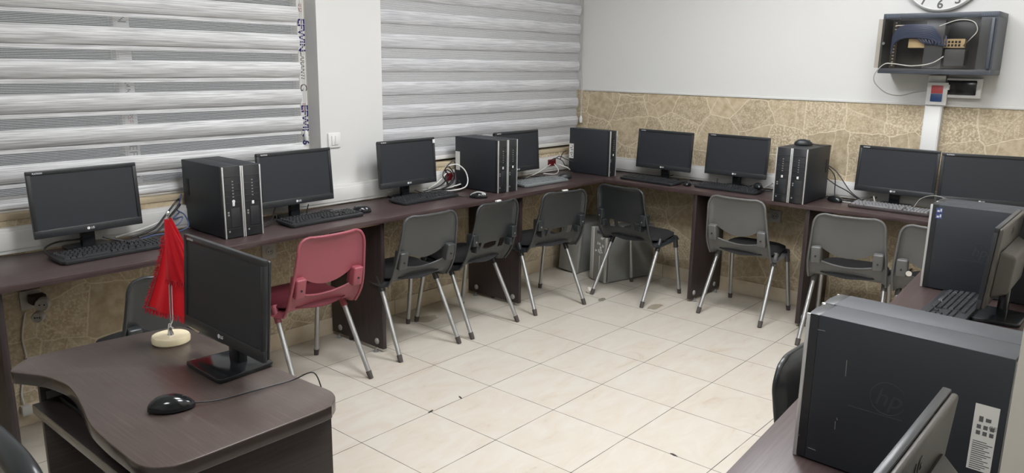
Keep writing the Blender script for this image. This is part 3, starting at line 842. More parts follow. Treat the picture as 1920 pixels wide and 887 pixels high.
# ------------------------------------------------------------------ keyboards
def keyboard(label, x, y, z, yaw, keymat, bodymat):
    root = thing('keyboard', label, 'keyboard', (x, y, z), yaw)
    Wk, D = .450, .150
    Mk = T(0, 0, .0) @ Matrix.Rotation(R(3.5), 4, 'X')
    pts = [(-Wk/2+.012, -D/2), (Wk/2-.012, -D/2), (Wk/2, -D/2+.014), (Wk/2-.002, D/2-.01), (Wk/2-.012, D/2), (-Wk/2+.012, D/2), (-Wk/2+.002, D/2-.01), (-Wk/2, -D/2+.014)]
    MB().prism(pts, .006, .021, M=Mk, bev=.003).build('body', bodymat, root)
    k = MB()
    rows = [(.053, [(c, .0165) for c in range(20)]), ]
    x0 = -Wk/2+.014; p = .0187
    zt = .0205
    def key(cx, cy, w, d=.0160):
        tmp = bmesh.new(); bmesh.ops.create_cube(tmp, size=1)
        for v in tmp.verts:
            q = 1 if v.co.z < 0 else .78
            v.co = Vector((cx+v.co.x*(w-.0022)*q, cy+v.co.y*d*q, zt+(v.co.z+.5)*.0075))
        k.merge(tmp, None, Mk)
    for c in range(16):
        if c not in (1,): key(x0+p*(c+.5)+.002*(c//4), .054, p*.95, .012)
    for r in range(4):
        y_ = .030-r*.0187
        off = (0, .009, .014, .023)[r]
        key(x0+(p+off)/2, y_, p+off)
        for c in range(12 if r else 13): key(x0+p+off+p*(c+.5), y_, p)
        rest = p*15-(p+off)-p*(12 if r else 13)
        if rest > .008: key(x0+p*15-rest/2, y_, rest)
    y_ = .030-4*.0187
    xx = x0
    for w in (.026, .022, .024, .115, .024, .022, .022, .0255): key(xx+w/2, y_, w); xx += w
    for c in range(3):
        for r in (0, 1): key(x0+p*(15.4+c)+p/2, .030-r*.0187, p)
        key(x0+p*(15.4+c)+p/2, y_, p)
    key(x0+p*16.9, y_+.0187, p)
    for c in range(4):
        for r in range(5): key(x0+p*(18.75+c), .030-r*.0187, p)
    kk = k.build('keys', keymat, root)
    b = MB(); b.box(-Wk/2+.006, Wk/2-.006, -D/2-.0005, -D/2+.002, .012, .0155, M=Mk); b.build('front_strip', bodymat, root)
    f = MB()
    for s in (-1, 1): f.box(s*.18-.02, s*.18+.02, D/2-.03, D/2-.01, .0003, .014, bev=.001)
    f.box(-.2, .2, -D/2+.008, -D/2+.018, .0003, .006)
    f.build('rubber_feet', 'rubber', root)
    return root
kb1 = keyboard('black keyboard at the far left under the window, in front of a monitor', -.968, .105, ZT, R(2.5), 'key_black', 'key_body')
dup(kb1, (.055, .068, ZT), R(1), 'black keyboard above the red chair, beside a black mouse')
dup(kb1, (.845, .145, ZT), R(1.5), 'black keyboard before the monitor with a white corner sticker')
kbg = keyboard('grey green keyboard between the second towers and the corner', 1.845, .066, ZT, R(-2), 'key_grey', 'key_grey')
dup(kb1, (2.474, -.430, ZT), R(-95), 'black keyboard beside the lone corner tower, under stone wall monitor')
dup(kb1, (2.530, -.990, ZT), R(-93), 'black keyboard with a mouse lying on its end')
kbp = keyboard('pale grey keyboard on a brown frame, under the vertical trunking', 2.530, -2.000, ZT, R(-91), 'key_pale', 'kb_dark')
dup(kb1, (.745, -2.695, ZC), R(180), 'black keyboard between the near and far tower pairs on the right')
# ------------------------------------------------------------------ mice
def mouse(label, x, y, z, yaw, bodymat='black_gloss', topmat=None, tail=None, s=1., cab='cable_black'):
    root = thing('mouse', label, 'mouse', (x, y, z), yaw)
    b = MB(); tmp = bmesh.new(); bmesh.ops.create_uvsphere(tmp, u_segments=28, v_segments=18, radius=1)
    for v in tmp.verts:
        c = v.co
        wy = .0295*(1-.10*max(0, c.x))+.003*math.cos(c.x*3)
        zz = .0345*(1-.33*max(0, c.x)**1.3) if c.z > 0 else .004
        sx = math.copysign(abs(c.x)**.85, c.x); sy = math.copysign(abs(c.y)**.8, c.y)
        v.co = Vector((sx*.056, sy*wy, .0045+(abs(c.z)**.9*zz if c.z > 0 else -abs(c.z)*zz)))*s
    for f in tmp.faces: pass
    b.merge(tmp); bo = b.build('body', bodymat, root, ang=80)
    MB().cyl((.030*s, -.0035*s, .0255*s), (.030*s, .0035*s, .0255*s), .0085*s, n=16).build('scroll_wheel', 'rubber', root)
    g = MB(); g.tube([(.053*s, 0, .013*s), (.045*s, 0, .0215*s), (.03*s, 0, .0285*s), (.008*s, 0, .0362*s)], .0009*s, n=6); g.build('button_seam', 'ink_black', root)
    if topmat:
        t = MB(); tmp = bmesh.new(); bmesh.ops.create_grid(tmp, x_segments=16, y_segments=8, size=1)
        for v in tmp.verts:
            cx, cy = v.co.x*.80, v.co.y*.5
            zc = math.sqrt(max(.02, 1-cx*cx-cy*cy))
            zz = .0345*(1-.33*max(0, cx)**1.3)
            v.co = Vector((math.copysign(abs(cx)**.85, cx)*.056, math.copysign(abs(cy)**.8, cy)*.0295, .0055+zc**.9*zz))
        bmesh.ops.solidify(tmp, geom=tmp.faces[:], thickness=.001); t.merge(tmp); t.build('top_shell', topmat, root)
    if tail:
        c = MB(); c.tube([(.052*s, 0, .010*s)]+[tuple(p) for p in tail], .0019, n=7); c.build('mouse_cable', cab, root)
    return root
mouse('black mouse right of the keyboard above the red chair', .325, .085, ZT, R(140), tail=[(.09, .01, .012), (.13, .05, .003), (.19, .05, .003), (.22, .0, .003), (.27, .04, .003), (.30, .08, .003)])
mouse('black mouse with a pale grey top in front of the second tower pair', 1.118, -.040, ZT, R(125), 'black_gloss', 'silver', tail=[(.09, .01, .004), (.13, -.02, .003), (.17, .0, .003), (.22, .03, .003)])
mouse('small black mouse right of the grey green keyboard in the corner', 2.150, .085, ZT, R(150), 'black_plastic', tail=[(.09, -.01, .004), (.14, -.05, .003), (.20, -.05, .003)])
mouse('small black mouse right of the corner keyboard by the stone wall', 2.50, -.700, ZT, R(20), 'black_gloss', tail=[(.08, .01, .004), (.11, .04, .003), (.14, .0, .003), (.17, .05, .003), (.21, .03, .003)], s=.85)
mouse('black mouse lying on the end of a keyboard, left of the tower pair', 2.555, -1.180, ZT+.033, R(35), 'black_gloss', tail=[(.09, .02, .004), (.13, .03, -.02), (.16, .0, -.030)], s=.9)
mouse('black mouse resting on top of the stone wall tower pair', 2.530, -1.455, ZT+.3335, R(-60), 'black_plastic', tail=[(.08, -.01, .004), (.12, -.03, .003), (.16, -.02, .003)])
mouse('black mouse between the stone wall towers and the pale keyboard', 2.595, -1.655, ZT, R(60), 'black_gloss', tail=[(.09, .01, .004), (.12, -.03, .003), (.14, -.06, .003)])
mouse('glossy black mouse on the teacher desk in front of the monitor', -1.465, -1.425, ZTE+.0012, R(-28), 'black_gloss', tail=[(.10, .005, .006), (.16, .03, .003), (.24, .06, .003), (.30, .08, .004), (.355, .075, .02), (.375, .062, -.03)])
# ------------------------------------------------------------------ small desktop towers
def tower(label, x, y, z, yaw, led='ink_white', latch=None, emboss=None, sticker=None, w=.0945, group=None):
    """origin at front bottom centre, front faces -Y, depth along +Y"""
    root = thing('computer_tower', label, 'computer tower', (x, y, z), yaw, group)
    H, D = .332, .378
    hw = w/2
    cs = MB().box(-hw, hw, .022, D, .004, H, bev=.0025).build('case', 'black_case', root)
    f = MB()
    pts = [(-hw+.001, .022), (-hw+.001, .004), (-hw+.010, -.001), (0, -.004), (hw-.010, -.001), (hw-.001, .004), (hw-.001, .022)]
    f.prism(pts, .004, H-.001, bev=.0015); fb = f.build('front_bezel', 'black_plastic', root)
    for s in (-1, 1): MB().box(s*(hw-.0040)-.0033, s*(hw-.0040)+.0033, -.005, .004, .001, H-.002, bev=.002).build('trim_strip', 'silver', root)
    for zz in (.045, .165, .195, .222, .250, .285): MB().box(-hw+.010, hw-.010, -.0050, -.001, zz, zz+.0016).build('bay_seam', 'emboss', fb)
    MB().box(-.006, .006, -.0062, -.002, .150, .166, bev=.002).build('power_button', led, fb)
    for k in range(6): MB().box(-.0035, .0035, -.0058, -.002, .190+k*.014, .1955+k*.014).build('port', 'grey_metal', fb)
    for zz in (.118, .106, .03): MB().box(-.030, -.022, -.0038, -.001, zz, zz+.008).build('badge', 'grey_metal', fb)
    MB().box(-.016, .028, -.0056, -.002, .052, .140, bev=.002).build('drive_panel', 'bezel', fb)
    rp = MB().box(-hw+.004, hw-.004, D-.0005, D+.002, .01, H-.008).build('rear_panel', 'grey_metal', root)
    for k in range(4): MB().box(-.02, .02, D+.0018, D+.0035, .04+k*.06, .07+k*.06).build('rear_port', 'rack_dark', rp)
    for sx in (-1, 1):
        for yy in (.05, D-.05): MB().cyl((sx*.03, yy, 0), (sx*.03, yy, .0045), .008, n=10).build('rubber_foot', 'rubber', root)
    if latch:
        b = MB(); s = latch
        b.box(s*hw-.0015, s*hw+.0015, D-.062, D-.030, .165, .245, bev=.001); la = b.build('side_latch', 'ink_black', root)
        MB().box(s*hw-.001, s*hw+.0035, D-.056, D-.044, .172, .238, bev=.0015).build('latch_handle', 'black_plastic', la)
    if emboss:
        s, yy, zz = emboss
        Mx = T(s*hw, yy, zz) @ Matrix.Rotation(R(90)*s, 4, 'Z') @ Matrix.Rotation(R(90), 4, 'X')
        r_ = MB(); ring = [(.034*math.cos(a), .034*math.sin(a), 0) for a in [R(20+i*12) for i in range(28)]]
        r_.tube([Mx @ Vector(p) for p in ring], .0009, n=6, sub=2)
        r_.tube([Mx @ Vector((-.075, -.037, 0)), Mx @ Vector((0, -.037, 0)), Mx @ Vector((.03, -.037, 0))], .0009, n=6)
        ob = r_.build('embossed_logo', 'emboss', cs)
        text('lettering', 'hp', .052, 'emboss', Mx, ob, .0008, .25)
    return root, cs
GP = 'desktop towers standing in pairs'
W = .0955
# pair by the column
tower('black tower with a round white sticker, left one under the half open blind', -.468, -.004, ZT, R(-1), latch=-1, w=W)
tower('black tower touching the round-stickered one, beside the column monitor', -.468+W+.0005, -.006, ZT, R(-1), w=W)
# pair in the middle
t2, c2 = tower('black tower with a pale side label, in front of the closed blind', 1.357, -.022, ZT, R(-1), w=.0905)
lb = MB().box(-.0458-.0006, -.0450, .335, .375, .115, .235).build('side_label', 'paper', c2)
tower('black tower with a bright white power light, right of the labelled one', 1.357+.0915, -.024, ZT, R(-1), w=.0905)
# single corner tower
t3, c3 = tower('lone black tower at the room corner with silver edge and label', 2.478, -.100, ZT, R(-3), w=.082)
lb = MB().box(-.0414-.0006, -.0408, .335, .377, .105, .215).build('side_label', 'paper', c3)
l2 = MB()
for k in range(7): l2.box(-.0425, -.0414, .340+(k % 2)*.006, .352+(k % 3)*.008, .115+k*.013, .121+k*.013)
l2.build('print', 'ink_grey', lb)
# pair on the stone wall side
tower('black tower of the mouse topped pair, nearer the room corner', 2.331, -1.372-.0475+.001, ZT, R(-90), w=W)
tower('black tower of the mouse topped pair, with a latch near its rear', 2.331, -1.372-.0475-W+.0005, ZT, R(-90), w=W, latch=1)
# near right pair: front faces the room (+Y)
HN = ZC
ta, ca = tower('large black tower nearest the camera with regulatory label and scratches', -.622, -2.684, HN, R(178), emboss=(1, .175, .190), w=W)
ca_l = MB().box(W/2-.0003, W/2+.0005, .327, .367, .100, .232).build('side_label', 'paper', ca)
pr_ = MB(); X0 = W/2+.0004; X1 = W/2+.0009
for k in range(14): pr_.box(X0, X1, .331, .331+.020+.013*((k*7) % 5)/4, .103+k*.0042, .1045+k*.0042)
for k in range(6): pr_.box(X0, X1, .334+(k % 3)*.011, .341+(k % 3)*.011, .172+(k//3)*.012, .180+(k//3)*.012)
pr_.box(X0, X1, .347, .356, .200, .207); pr_.box(X0, X1, .336, .343, .198, .209)
pr_.build('print', 'ink_grey', ca_l)
text('lettering', 'CE', .011, 'ink_grey', T(X0+.0003, .360, .190) @ Matrix.Rotation(R(90), 4, 'Z') @ Matrix.Rotation(R(90), 4, 'X'), ca_l, .0002)
sc_ = MB()
for (a, za, b_, zb) in ((.088, .249, .089, .214), (.079, .109, .080, .091), (.022, .299, .038, .300), (.081, .118, .083, .113), (.006, .053, .0065, .050), (.028, .030, .045, .029)):
    sc_.cyl((W/2+.0003, a, za), (W/2+.0003, b_, zb), .0006, n=5)
sc_.build('scratch', 'grey_metal', ca)
tower('large black tower pressed beside the scratched one near the camera', -.622+W+.001, -2.681, HN, R(178), w=W)
# far right pair
tc_, cc = tower('black tower with two blue stickers on the right worktop', 1.058, -2.532, HN, R(179), emboss=(1, .180, .170), w=W)
for k in range(2):
    st = MB().box(W/2-.0003, W/2+.0007, .018, .040, .300-k*.022, .319-k*.022).build('sticker', 'sticker_blue', cc)
    MB().box(W/2+.0006, W/2+.0010, .022, .030, .304-k*.022, .311-k*.022).box(W/2+.0006, W/2+.0010, .032, .037, .306-k*.022, .317-k*.022).build('sticker_mark', 'ink_white', st)
tower('black tower hidden behind the blue stickered one on the right', 1.058+W+.001, -2.530, HN, R(179), w=W)
# round sticker on the first pair
rs = [o for o in bpy.data.objects if o.name.startswith('computer_tower')][0]
MB().lathe([(.0075, 0), (.0075, .0012), (0, .0012)], n=20, M=T(.0, -.0052, .172) @ Matrix.Rotation(R(90), 4, 'X')).build('round_sticker', 'ink_white', rs)
# ------------------------------------------------------------------ old grey cases under the corner
g1 = thing('old_computer_case', 'old grey computer case with torn stickers under the corner desk', 'computer case', (2.350, -.105, 0), R(-105))
# front faces -Y local ; yaw so that front looks toward -x
g1.rotation_euler = (0, 0, R(-105))
MB().box(-.085, .085, .02, .46, .006, .400, bev=.004).build('case', 'pc_grey', g1)
gf = MB().box(-.088, .088, -.012, .022, .004, .404, bev=.008, seg=3).build('front_bezel', 'pc_grey_front', g1)
MB().box(.070, .088, -.016, .02, .006, .402, bev=.003).build('edge_strip', 'pc_light', g1)
MB().box(-.086, -.05, -.016, .02, .012, .402, bev=.003).build('edge_strip', 'pc_light', g1)
random.seed(3)
for k in range(12):
    a = random.uniform(-.03, .06); z_ = random.uniform(.225, .345); MB().prism([(a+random.uniform(0, .018)*math.cos(q), z_+random.uniform(.004, .016)*math.sin(q)) for q in [i*PI/3 for i in range(6)]], 0, .0008, M=T(0, -.0125, 0) @ Matrix.Rotation(R(90), 4, 'X')).build('torn_sticker', 'paper', gf)
MB().box(.012, .020, -.0155, -.010, .06, .20, bev=.001).build('button_bar', 'pc_light', gf)
MB().box(-.02, .03, -.0145, -.010, .365, .385, bev=.002).build('drive_slot', 'rack_dark', gf)
g2 = thing('old_computer_case', 'second grey computer case leaning in shadow behind the stickered one', 'computer case', (2.412, .215, 0), R(-90))
MB().box(-.09, .09, .02, .36, .012, .395, bev=.004, M=Matrix.Rotation(R(4), 4, 'Y')).build('case', 'pc_grey', g2)
MB().box(-.094, .094, -.016, .022, .010, .400, bev=.010, seg=3, M=Matrix.Rotation(R(4), 4, 'Y')).build('front_bezel', 'pc_grey_front', g2)
# ------------------------------------------------------------------ teacher desk
td = thing('teacher_desk', 'dark brown teacher desk with curved front edge in the near left', 'desk', (0, 0, 0))
out = [(-1.648, -.872), (-1.640, -.848), (-1.610, -.814), (-1.585, -.796), (-1.560, -.786), (-1.306, -.811), (-1.20, -.828), (-1.165, -.838), (-1.148, -.856), (-1.143, -.90), (-1.139, -1.20), (-1.134, -1.50), (-1.128, -1.60), (-1.132, -1.634), (-1.146, -1.662), (-1.172, -1.684), (-1.205, -1.697), (-1.40, -1.698), (-1.565, -1.697), (-1.604, -1.684), (-1.630, -1.658), (-1.641, -1.62), (-1.641, -1.54), (-1.640, -1.469), (-1.632, -1.362), (-1.610, -1.262), (-1.590, -1.166), (-1.581, -1.10), (-1.582, -1.05), (-1.597, -.973), (-1.625, -.915)]
op = [tuple(v) for v in spline([(a, b, 0) for a, b in out], 3, True)]
tt = MB()
tt.prism([(p[0], p[1]) for p in op], ZTE-.036, ZTE, bev=.003)
tto = tt.build('desktop', 'teacher_wood', td, ang=30)
tto.data.materials.append(MATS['edge_gloss'])
for p in tto.data.polygons:
    if abs(p.normal.z) < .3: p.material_index = 1
MB().box(-1.60, -1.165, -1.668, -1.650, .0, ZTE-.036, bev=.001).build('side_panel', 'teacher_side', td)
MB().box(-1.585, -1.185, -.872, -.854, .0, ZTE-.036, bev=.001).build('side_panel', 'teacher_side', td)
MB().box(-1.215, -1.199, -1.648, -.874, .18, ZTE-.036, bev=.001).build('modesty_panel', 'teacher_side', td)
tray = MB().prism([(-1.610, -.878), (-1.610, -1.610), (-1.590, -1.638), (-1.28, -1.638), (-1.28, -.878), (-1.585, -.878)], .592, .612, bev=.002).build('keyboard_tray', 'teacher_side', td)
MB().box(-1.6125, -1.6095, -1.606, -.884, .587, .613, bev=.001).build('tray_edge', 'edge_band', tray)
for y in (-.876, -1.648): MB().box(-1.57, -1.28, min(y, y+.012), max(y, y+.012) if False else y+.004, .614, .636).build('tray_runner', 'grey_metal', td)
dup(kb1, (-1.475, -1.13, .6125), R(-90), 'black keyboard on the pull out tray of the teacher desk')
# flag on stand
fl = thing('table_flag', 'small red fringed flag on a cream disc stand, teacher desk', 'flag', (-1.240, -.962, ZTE))
MB().lathe([(.052, 0), (.0555, .004), (.056, .018), (.053, .023), (0, .0235)], n=40).build('stand_base', 'marble_base', fl)
pole = MB().cyl((0, 0, .022), (.0144, -.0166, .395), .0028, n=10).lathe([(0, .395), (.005, .398), (.0062, .403), (.004, .409), (0, .412)], (.0144, -.0166, 0), n=12).lathe([(.010, .022), (.009, .028), (.006, .036), (.006, .048), (.004, .05)], n=14).build('pole', 'chrome', fl)
cd = MB(); cd.tube([(.0155, -.020, .36), (.012, -.016, .25), (.008, -.010, .12), (.006, -.008, .07), (-.004, -.009, .055), (.006, -.008, .045), (-.006, .002, .04), (.006, .004, .05), (-.006, -.006, .06), (-.010, -.005, .03)], .0013, n=6); cd.build('halyard', 'ink_white', pole)
VR = Vector((.654, -.756, 0)); VF = Vector((.756, .654, 0))   # along the cloth, and its depth
def cloth(name, L0, L1, fold, depth, mat, fringe=True, parent=None, seed=0):
    """L0(t)/L1(t): left and right borders in (s,z) for t 0..1 top to bottom"""
    m = MB(); nu, nv = 26, 30; rows = []
    for j in range(nv+1):
        t = j/nv; a = Vector(L0(t)); b = Vector(L1(t)); row = []
        for i in range(nu+1):
            u = i/nu; q = a.lerp(b, u)
            d = depth+fold*t*math.sin(u*9+seed+t*1.5)*(.4+.6*t)+.006*math.sin(u*17+seed)*t
            row.append(m.bm.verts.new(VR*(q.x+.056*q.y)+VF*d+Vector((0, 0, q.y))))
        rows.append(row)
    for j in range(nv):
        for i in range(nu): m.bm.faces.new((rows[j][i], rows[j+1][i], rows[j+1][i+1], rows[j][i+1]))
    bmesh.ops.solidify(m.bm, geom=m.bm.faces[:], thickness=.0008)
    return m.build(name, mat, parent, ang=80)
def qb(p0, p1, p2): return lambda t: tuple(Vector(p0)*(1-t)**2+Vector(p1)*2*t*(1-t)+Vector(p2)*t*t)
f1L, f1R = qb((-.008, .386), (-.022, .255), (-.080, .106)), qb((.004, .388), (.075, .27), (.098, .058))
f1 = cloth('cloth', f1L, f1R, .008, .012, 'flag_red', parent=fl)
f2L, f2R = qb((-.006, .388), (-.007, .25), (-.006, .204)), qb((.006, .388), (.06, .30), (.105, .188))
f2 = cloth('front_fold', f2L, f2R, .004, -.013, 'flag_red', parent=fl, seed=2)
random.seed(11)
def fringe(parent, pts, depth, down, length=.014, n=120):
    m = MB()
    for i in range(n):
        t = (i+.5)/n; k = t*(len(pts)-1); a = int(k); q = Vector(pts[a]).lerp(Vector(pts[min(a+1, len(pts)-1)]), k-a)
        p = VR*(q.x+.056*q.y)+VF*(depth+random.uniform(-.006, .006))+Vector((0, 0, q.y))
        d = VR*(down[0]+random.uniform(-.35, .35))+Vector((0, 0, down[1]+random.uniform(-.3, .3)))+VF*random.uniform(-.3, .3)
        m.cyl(p, p+d.normalized()*length*random.uniform(.75, 1.15), .0013, .0009, n=4)
    m.build('fringe', 'flag_fringe', parent)
fringe(f1, [f1L(t/10) for t in range(2, 11)], .009, (-.9, -.35), .011, 150)
fringe(f1, [Vector(f1L(1)).lerp(Vector(f1R(1)), t/6) for t in range(7)], .011, (-.1, -1), .017, 130)
fringe(f2, [Vector(f2L(1)).lerp(Vector(f2R(1)), t/6) for t in range(7)], -.014, (0, -1), .017, 90)
# teacher's chair at the frame edge
tcx = thing('office_chair', 'black chair with an open loop back at the bottom left corner', 'chair', (-2.045, -1.365, 0), R(90))
a = MB(); a.tube([(-.19, -.225, .50), (-.203, -.225, .60), (-.185, -.225, .703), (-.12, -.225, .734), (0, -.225, .742), (.12, -.225, .734), (.185, -.225, .703), (.203, -.225, .60), (.19, -.225, .50), (.12, -.22, .465), (0, -.22, .46), (-.12, -.22, .465)], .030, n=16, sub=6, closed=True, flat=.75)
a.build('back_frame', 'chair_dark', tcx)
MB().box(-.22, .22, -.20, .22, .42, .48, bev=.028, seg=4).build('seat', 'pad_black', tcx)
MB().box(-.05, .05, -.24, -.17, .38, .50, bev=.012).box(-.05, .05, -.20, .06, .385, .42, bev=.01).build('back_support', 'black_plastic', tcx)
MB().cyl((0, 0, .085), (0, 0, .42), .028).build('gas_column', 'black_plastic', tcx)
for k in range(5):
    a = R(72*k+20)
    lg = MB().cyl((0, 0, .085), (.27*math.cos(a), .27*math.sin(a), .058), .025, .016, n=10).build('base_arm', 'black_plastic', tcx)
    MB().cyl((.26*math.cos(a)-.02*math.sin(a), .26*math.sin(a)+.02*math.cos(a), .0265), (.26*math.cos(a)+.02*math.sin(a), .26*math.sin(a)-.02*math.cos(a), .0265), .026, n=16).build('caster', 'rubber', lg)
# ------------------------------------------------------------------ loose cables
def cable(name, label, pts, r, mat, n=8):
    m = MB()
    for p in pts: m.tube(p, r, n=n)
    return tag(m.build(name, mat), label, 'cable')
Z = ZT+.004
cable('power_cable', 'thick black cable rising to the back of the first tower pair', [[(-.80, .31, Z+.004), (-.70, .30, Z+.03), (-.64, .30, Z+.085), (-.575, .31, Z+.145), (-.53, .377, Z+.13)], [(-.78, .28, Z+.004), (-.69, .285, Z+.02), (-.63, .295, Z+.07), (-.57, .30, Z+.125), (-.54, .377, Z+.10)]], .005, 'cable_black')
cable('network_cable', 'blue network cable curling behind the first tower pair', [[(-.82, .24, Z), (-.72, .27, Z+.006), (-.62, .25, Z+.01), (-.565, .24, Z+.03), (-.553, .29, Z+.075), (-.575, .32, Z+.10), (-.555, .33, Z+.13), (-.52, .377, Z+.16)], [(-.66, .29, Z+.03), (-.60, .27, Z+.04), (-.57, .28, Z+.07), (-.60, .31, Z+.06), (-.56, .32, Z+.09)]], .0032, 'cable_blue')
cable('white_cable', 'white cable lying in front of the trunking by the first towers', [[(-.86, .33, Z+.01), (-.72, .325, Z+.035), (-.62, .32, Z+.065), (-.55, .33, Z+.08)]], .0042, 'cable_white')
cable('monitor_cable', 'black monitor cable looping at the left monitor stand', [[(-.97, .30, Z+.03), (-1.10, .30, Z+.035), (-1.17, .26, Z+.025), (-1.175, .20, Z+.006), (-1.11, .18, Z), (-1.06, .165, Z)], [(-.93, .29, Z+.03), (-.85, .26, Z+.004), (-.78, .25, Z), (-.72, .27, Z)]], .004, 'cable_black')
cable('monitor_cable', 'black cables on the desk below the column monitor', [[(-.30, .13, Z), (-.21, .14, Z+.01), (-.15, .19, Z+.02), (-.10, .24, Z+.06), (-.04, .26, Z+.10)], [(-.31, .11, Z), (-.22, .12, Z+.006), (-.15, .16, Z+.012), (-.11, .22, Z+.03)], [(.10, .24, Z+.05), (.09, .235, Z), (.14, .18, Z), (.20, .19, Z), (.25, .23, Z), (.20, .26, Z), (.14, .23, Z)]], .003, 'cable_black')
cable('cable_tangle', 'black cable tangle between stickered monitor and second tower pair', [[(.93, .28, Z), (1.05, .27, Z+.004), (1.15, .25, Z+.01), (1.24, .28, Z+.02), (1.28, .32, Z+.10), (1.27, .31, Z+.16), (1.30, .36, Z+.17)], [(1.0, .24, Z), (1.1, .28, Z+.01), (1.19, .29, Z+.03), (1.16, .31, Z+.09), (1.22, .33, Z+.14), (1.27, .33, Z+.10), (1.25, .32, Z+.05), (1.20, .30, Z+.03)], [(.95, .22, Z), (1.08, .22, Z+.003), (1.20, .20, Z), (1.28, .25, Z+.01), (1.29, .30, Z+.05)], [(1.02, .30, Z+.01), (1.14, .31, Z+.03), (1.22, .32, Z+.08), (1.18, .31, Z+.13), (1.25, .31, Z+.18)], [(1.235, .35, Z+.05), (1.235, .33, Z+.0), (1.20, .28, Z), (1.12, .24, Z), (1.05, .26, Z)], [(.98, .30, Z), (1.03, .25, Z+.004), (1.09, .27, Z), (1.04, .31, Z+.006), (1.10, .33, Z), (1.17, .27, Z+.004), (1.12, .22, Z), (1.06, .235, Z)], [(.90, .29, Z+.03), (.96, .26, Z+.01), (1.04, .28, Z+.012), (1.13, .26, Z+.02), (1.21, .27, Z+.05), (1.25, .31, Z+.09), (1.21, .33, Z+.12), (1.19, .31, Z+.06)]], .0040, 'cable_black')
cable('white_cable', 'thick white cable loop behind the labelled tower', [[(1.20, .33, Z+.14), (1.26, .29, Z+.155), (1.295, .25, Z+.12), (1.295, .22, Z+.06), (1.25, .20, Z+.02), (1.18, .22, Z+.006), (1.08, .25, Z+.006)], [(1.03, .31, Z+.02), (1.12, .315, Z+.05), (1.20, .32, Z+.10)], [(.98, .29, Z+.004), (1.09, .30, Z+.01), (1.2, .29, Z+.012), (1.27, .26, Z+.03)]], .0042, 'cable_white')
cable('power_cable', 'black power leads plugged in near the room corner', [[(2.32, .335, .85), (2.36, .30, .89), (2.40, .27, .87), (2.46, .22, .84), (2.50, .30, .83)], [(2.28, .335, .85), (2.31, .30, .88), (2.37, .28, .86), (2.42, .29, .82), (2.48, .31, .81)], [(1.86, .24, Z), (1.95, .27, Z+.006), (2.06, .27, Z), (2.12, .24, Z)], [(2.40, .32, .86), (2.42, .31, .91), (2.45, .30, .925)]], .0032, 'cable_black')
cable('white_cable', 'pale cables trailing from the corner red sockets', [[(2.30, .335, .83), (2.20, .30, .82), (2.05, .27, Z+.02), (1.92, .26, Z+.004)], [(2.35, .335, .83), (2.33, .28, .79), (2.25, .25, Z), (2.15, .28, Z+.01)], [(2.38, .335, .83), (2.43, .27, .80), (2.47, .27, Z)]], .0034, 'cable_white')
cable('trailing_cable', 'black cable lying on the trunking behind the stone wall monitors', [[(2.71, .10, Z), (2.70, -.10, Z+.004), (2.70, -.30, Z+.004), (2.69, -.42, Z+.012), (2.66, -.50, Z+.03)], [(2.725, -.60, Z), (2.72, -.80, Z), (2.71, -.92, Z)], [(2.62, -.86, Z+.05), (2.615, -.87, Z), (2.66, -.92, Z)], [(2.60, -.56, Z), (2.58, -.66, Z), (2.61, -.74, Z), (2.57, -.78, Z), (2.60, -.84, Z)], [(2.65, -1.02, Z+.03), (2.64, -1.08, Z+.02), (2.66, -1.16, Z), (2.68, -1.24, Z+.02), (2.70, -1.29, Z+.16), (2.70, -1.30, Z+.20)]], .0038, 'cable_black')
cable('white_cable', 'white cable at the left edge of the mouse topped towers', [[(2.60, -1.20, Z+.03), (2.55, -1.26, Z+.06), (2.50, -1.30, Z+.085)], [(2.70, -1.27, Z+.12), (2.66, -1.29, Z+.118), (2.62, -1.305, Z+.12)]], .0045, 'cable_white')
cable('cable_tangle', 'black cable tangle right of the mouse topped tower pair', [[(2.712, -1.50, Z+.22), (2.72, -1.60, Z+.17), (2.71, -1.70, Z+.06), (2.68, -1.78, Z+.015), (2.66, -1.83, Z+.01)], [(2.712, -1.52, Z+.21), (2.715, -1.60, Z+.14), (2.70, -1.62, Z+.02), (2.66, -1.68, Z), (2.64, -1.76, Z), (2.66, -1.82, Z+.03), (2.69, -1.86, Z+.04)], [(2.712, -1.55, Z+.12), (2.71, -1.62, Z+.08), (2.68, -1.70, Z+.055), (2.64, -1.78, Z+.02), (2.65, -1.84, Z), (2.69, -1.87, Z+.04)], [(2.62, -1.60, Z+.02), (2.68, -1.60, Z+.01), (2.67, -1.68, Z), (2.70, -1.76, Z), (2.68, -1.85, Z)]], .0035, 'cable_black')
cable('white_cable', 'short pale cable end by the pale keyboard', [[(2.66, -1.86, Z+.045), (2.63, -1.875, Z+.02), (2.61, -1.86, Z)], [(2.60, -1.70, Z), (2.60, -1.74, Z), (2.61, -1.77, Z)]], .0045, 'cable_grey')
cable('keyboard_cable', 'thin grey cable arching behind the right end of the pale keyboard', [[(2.60, -2.10, Z+.015), (2.60, -2.13, Z+.07), (2.58, -2.19, Z+.10), (2.56, -2.25, Z+.10), (2.55, -2.33, Z+.08)]], .0022, 'cable_grey')
cable('power_cable', 'black cable plugged into the rear of the nearest tower', [[(-.622, -3.068, .93), (-.62, -3.085, .93), (-.60, -3.098, .91), (-.58, -3.095, .80), (-.56, -3.075, Z-.028)]], .005, 'cable_black')
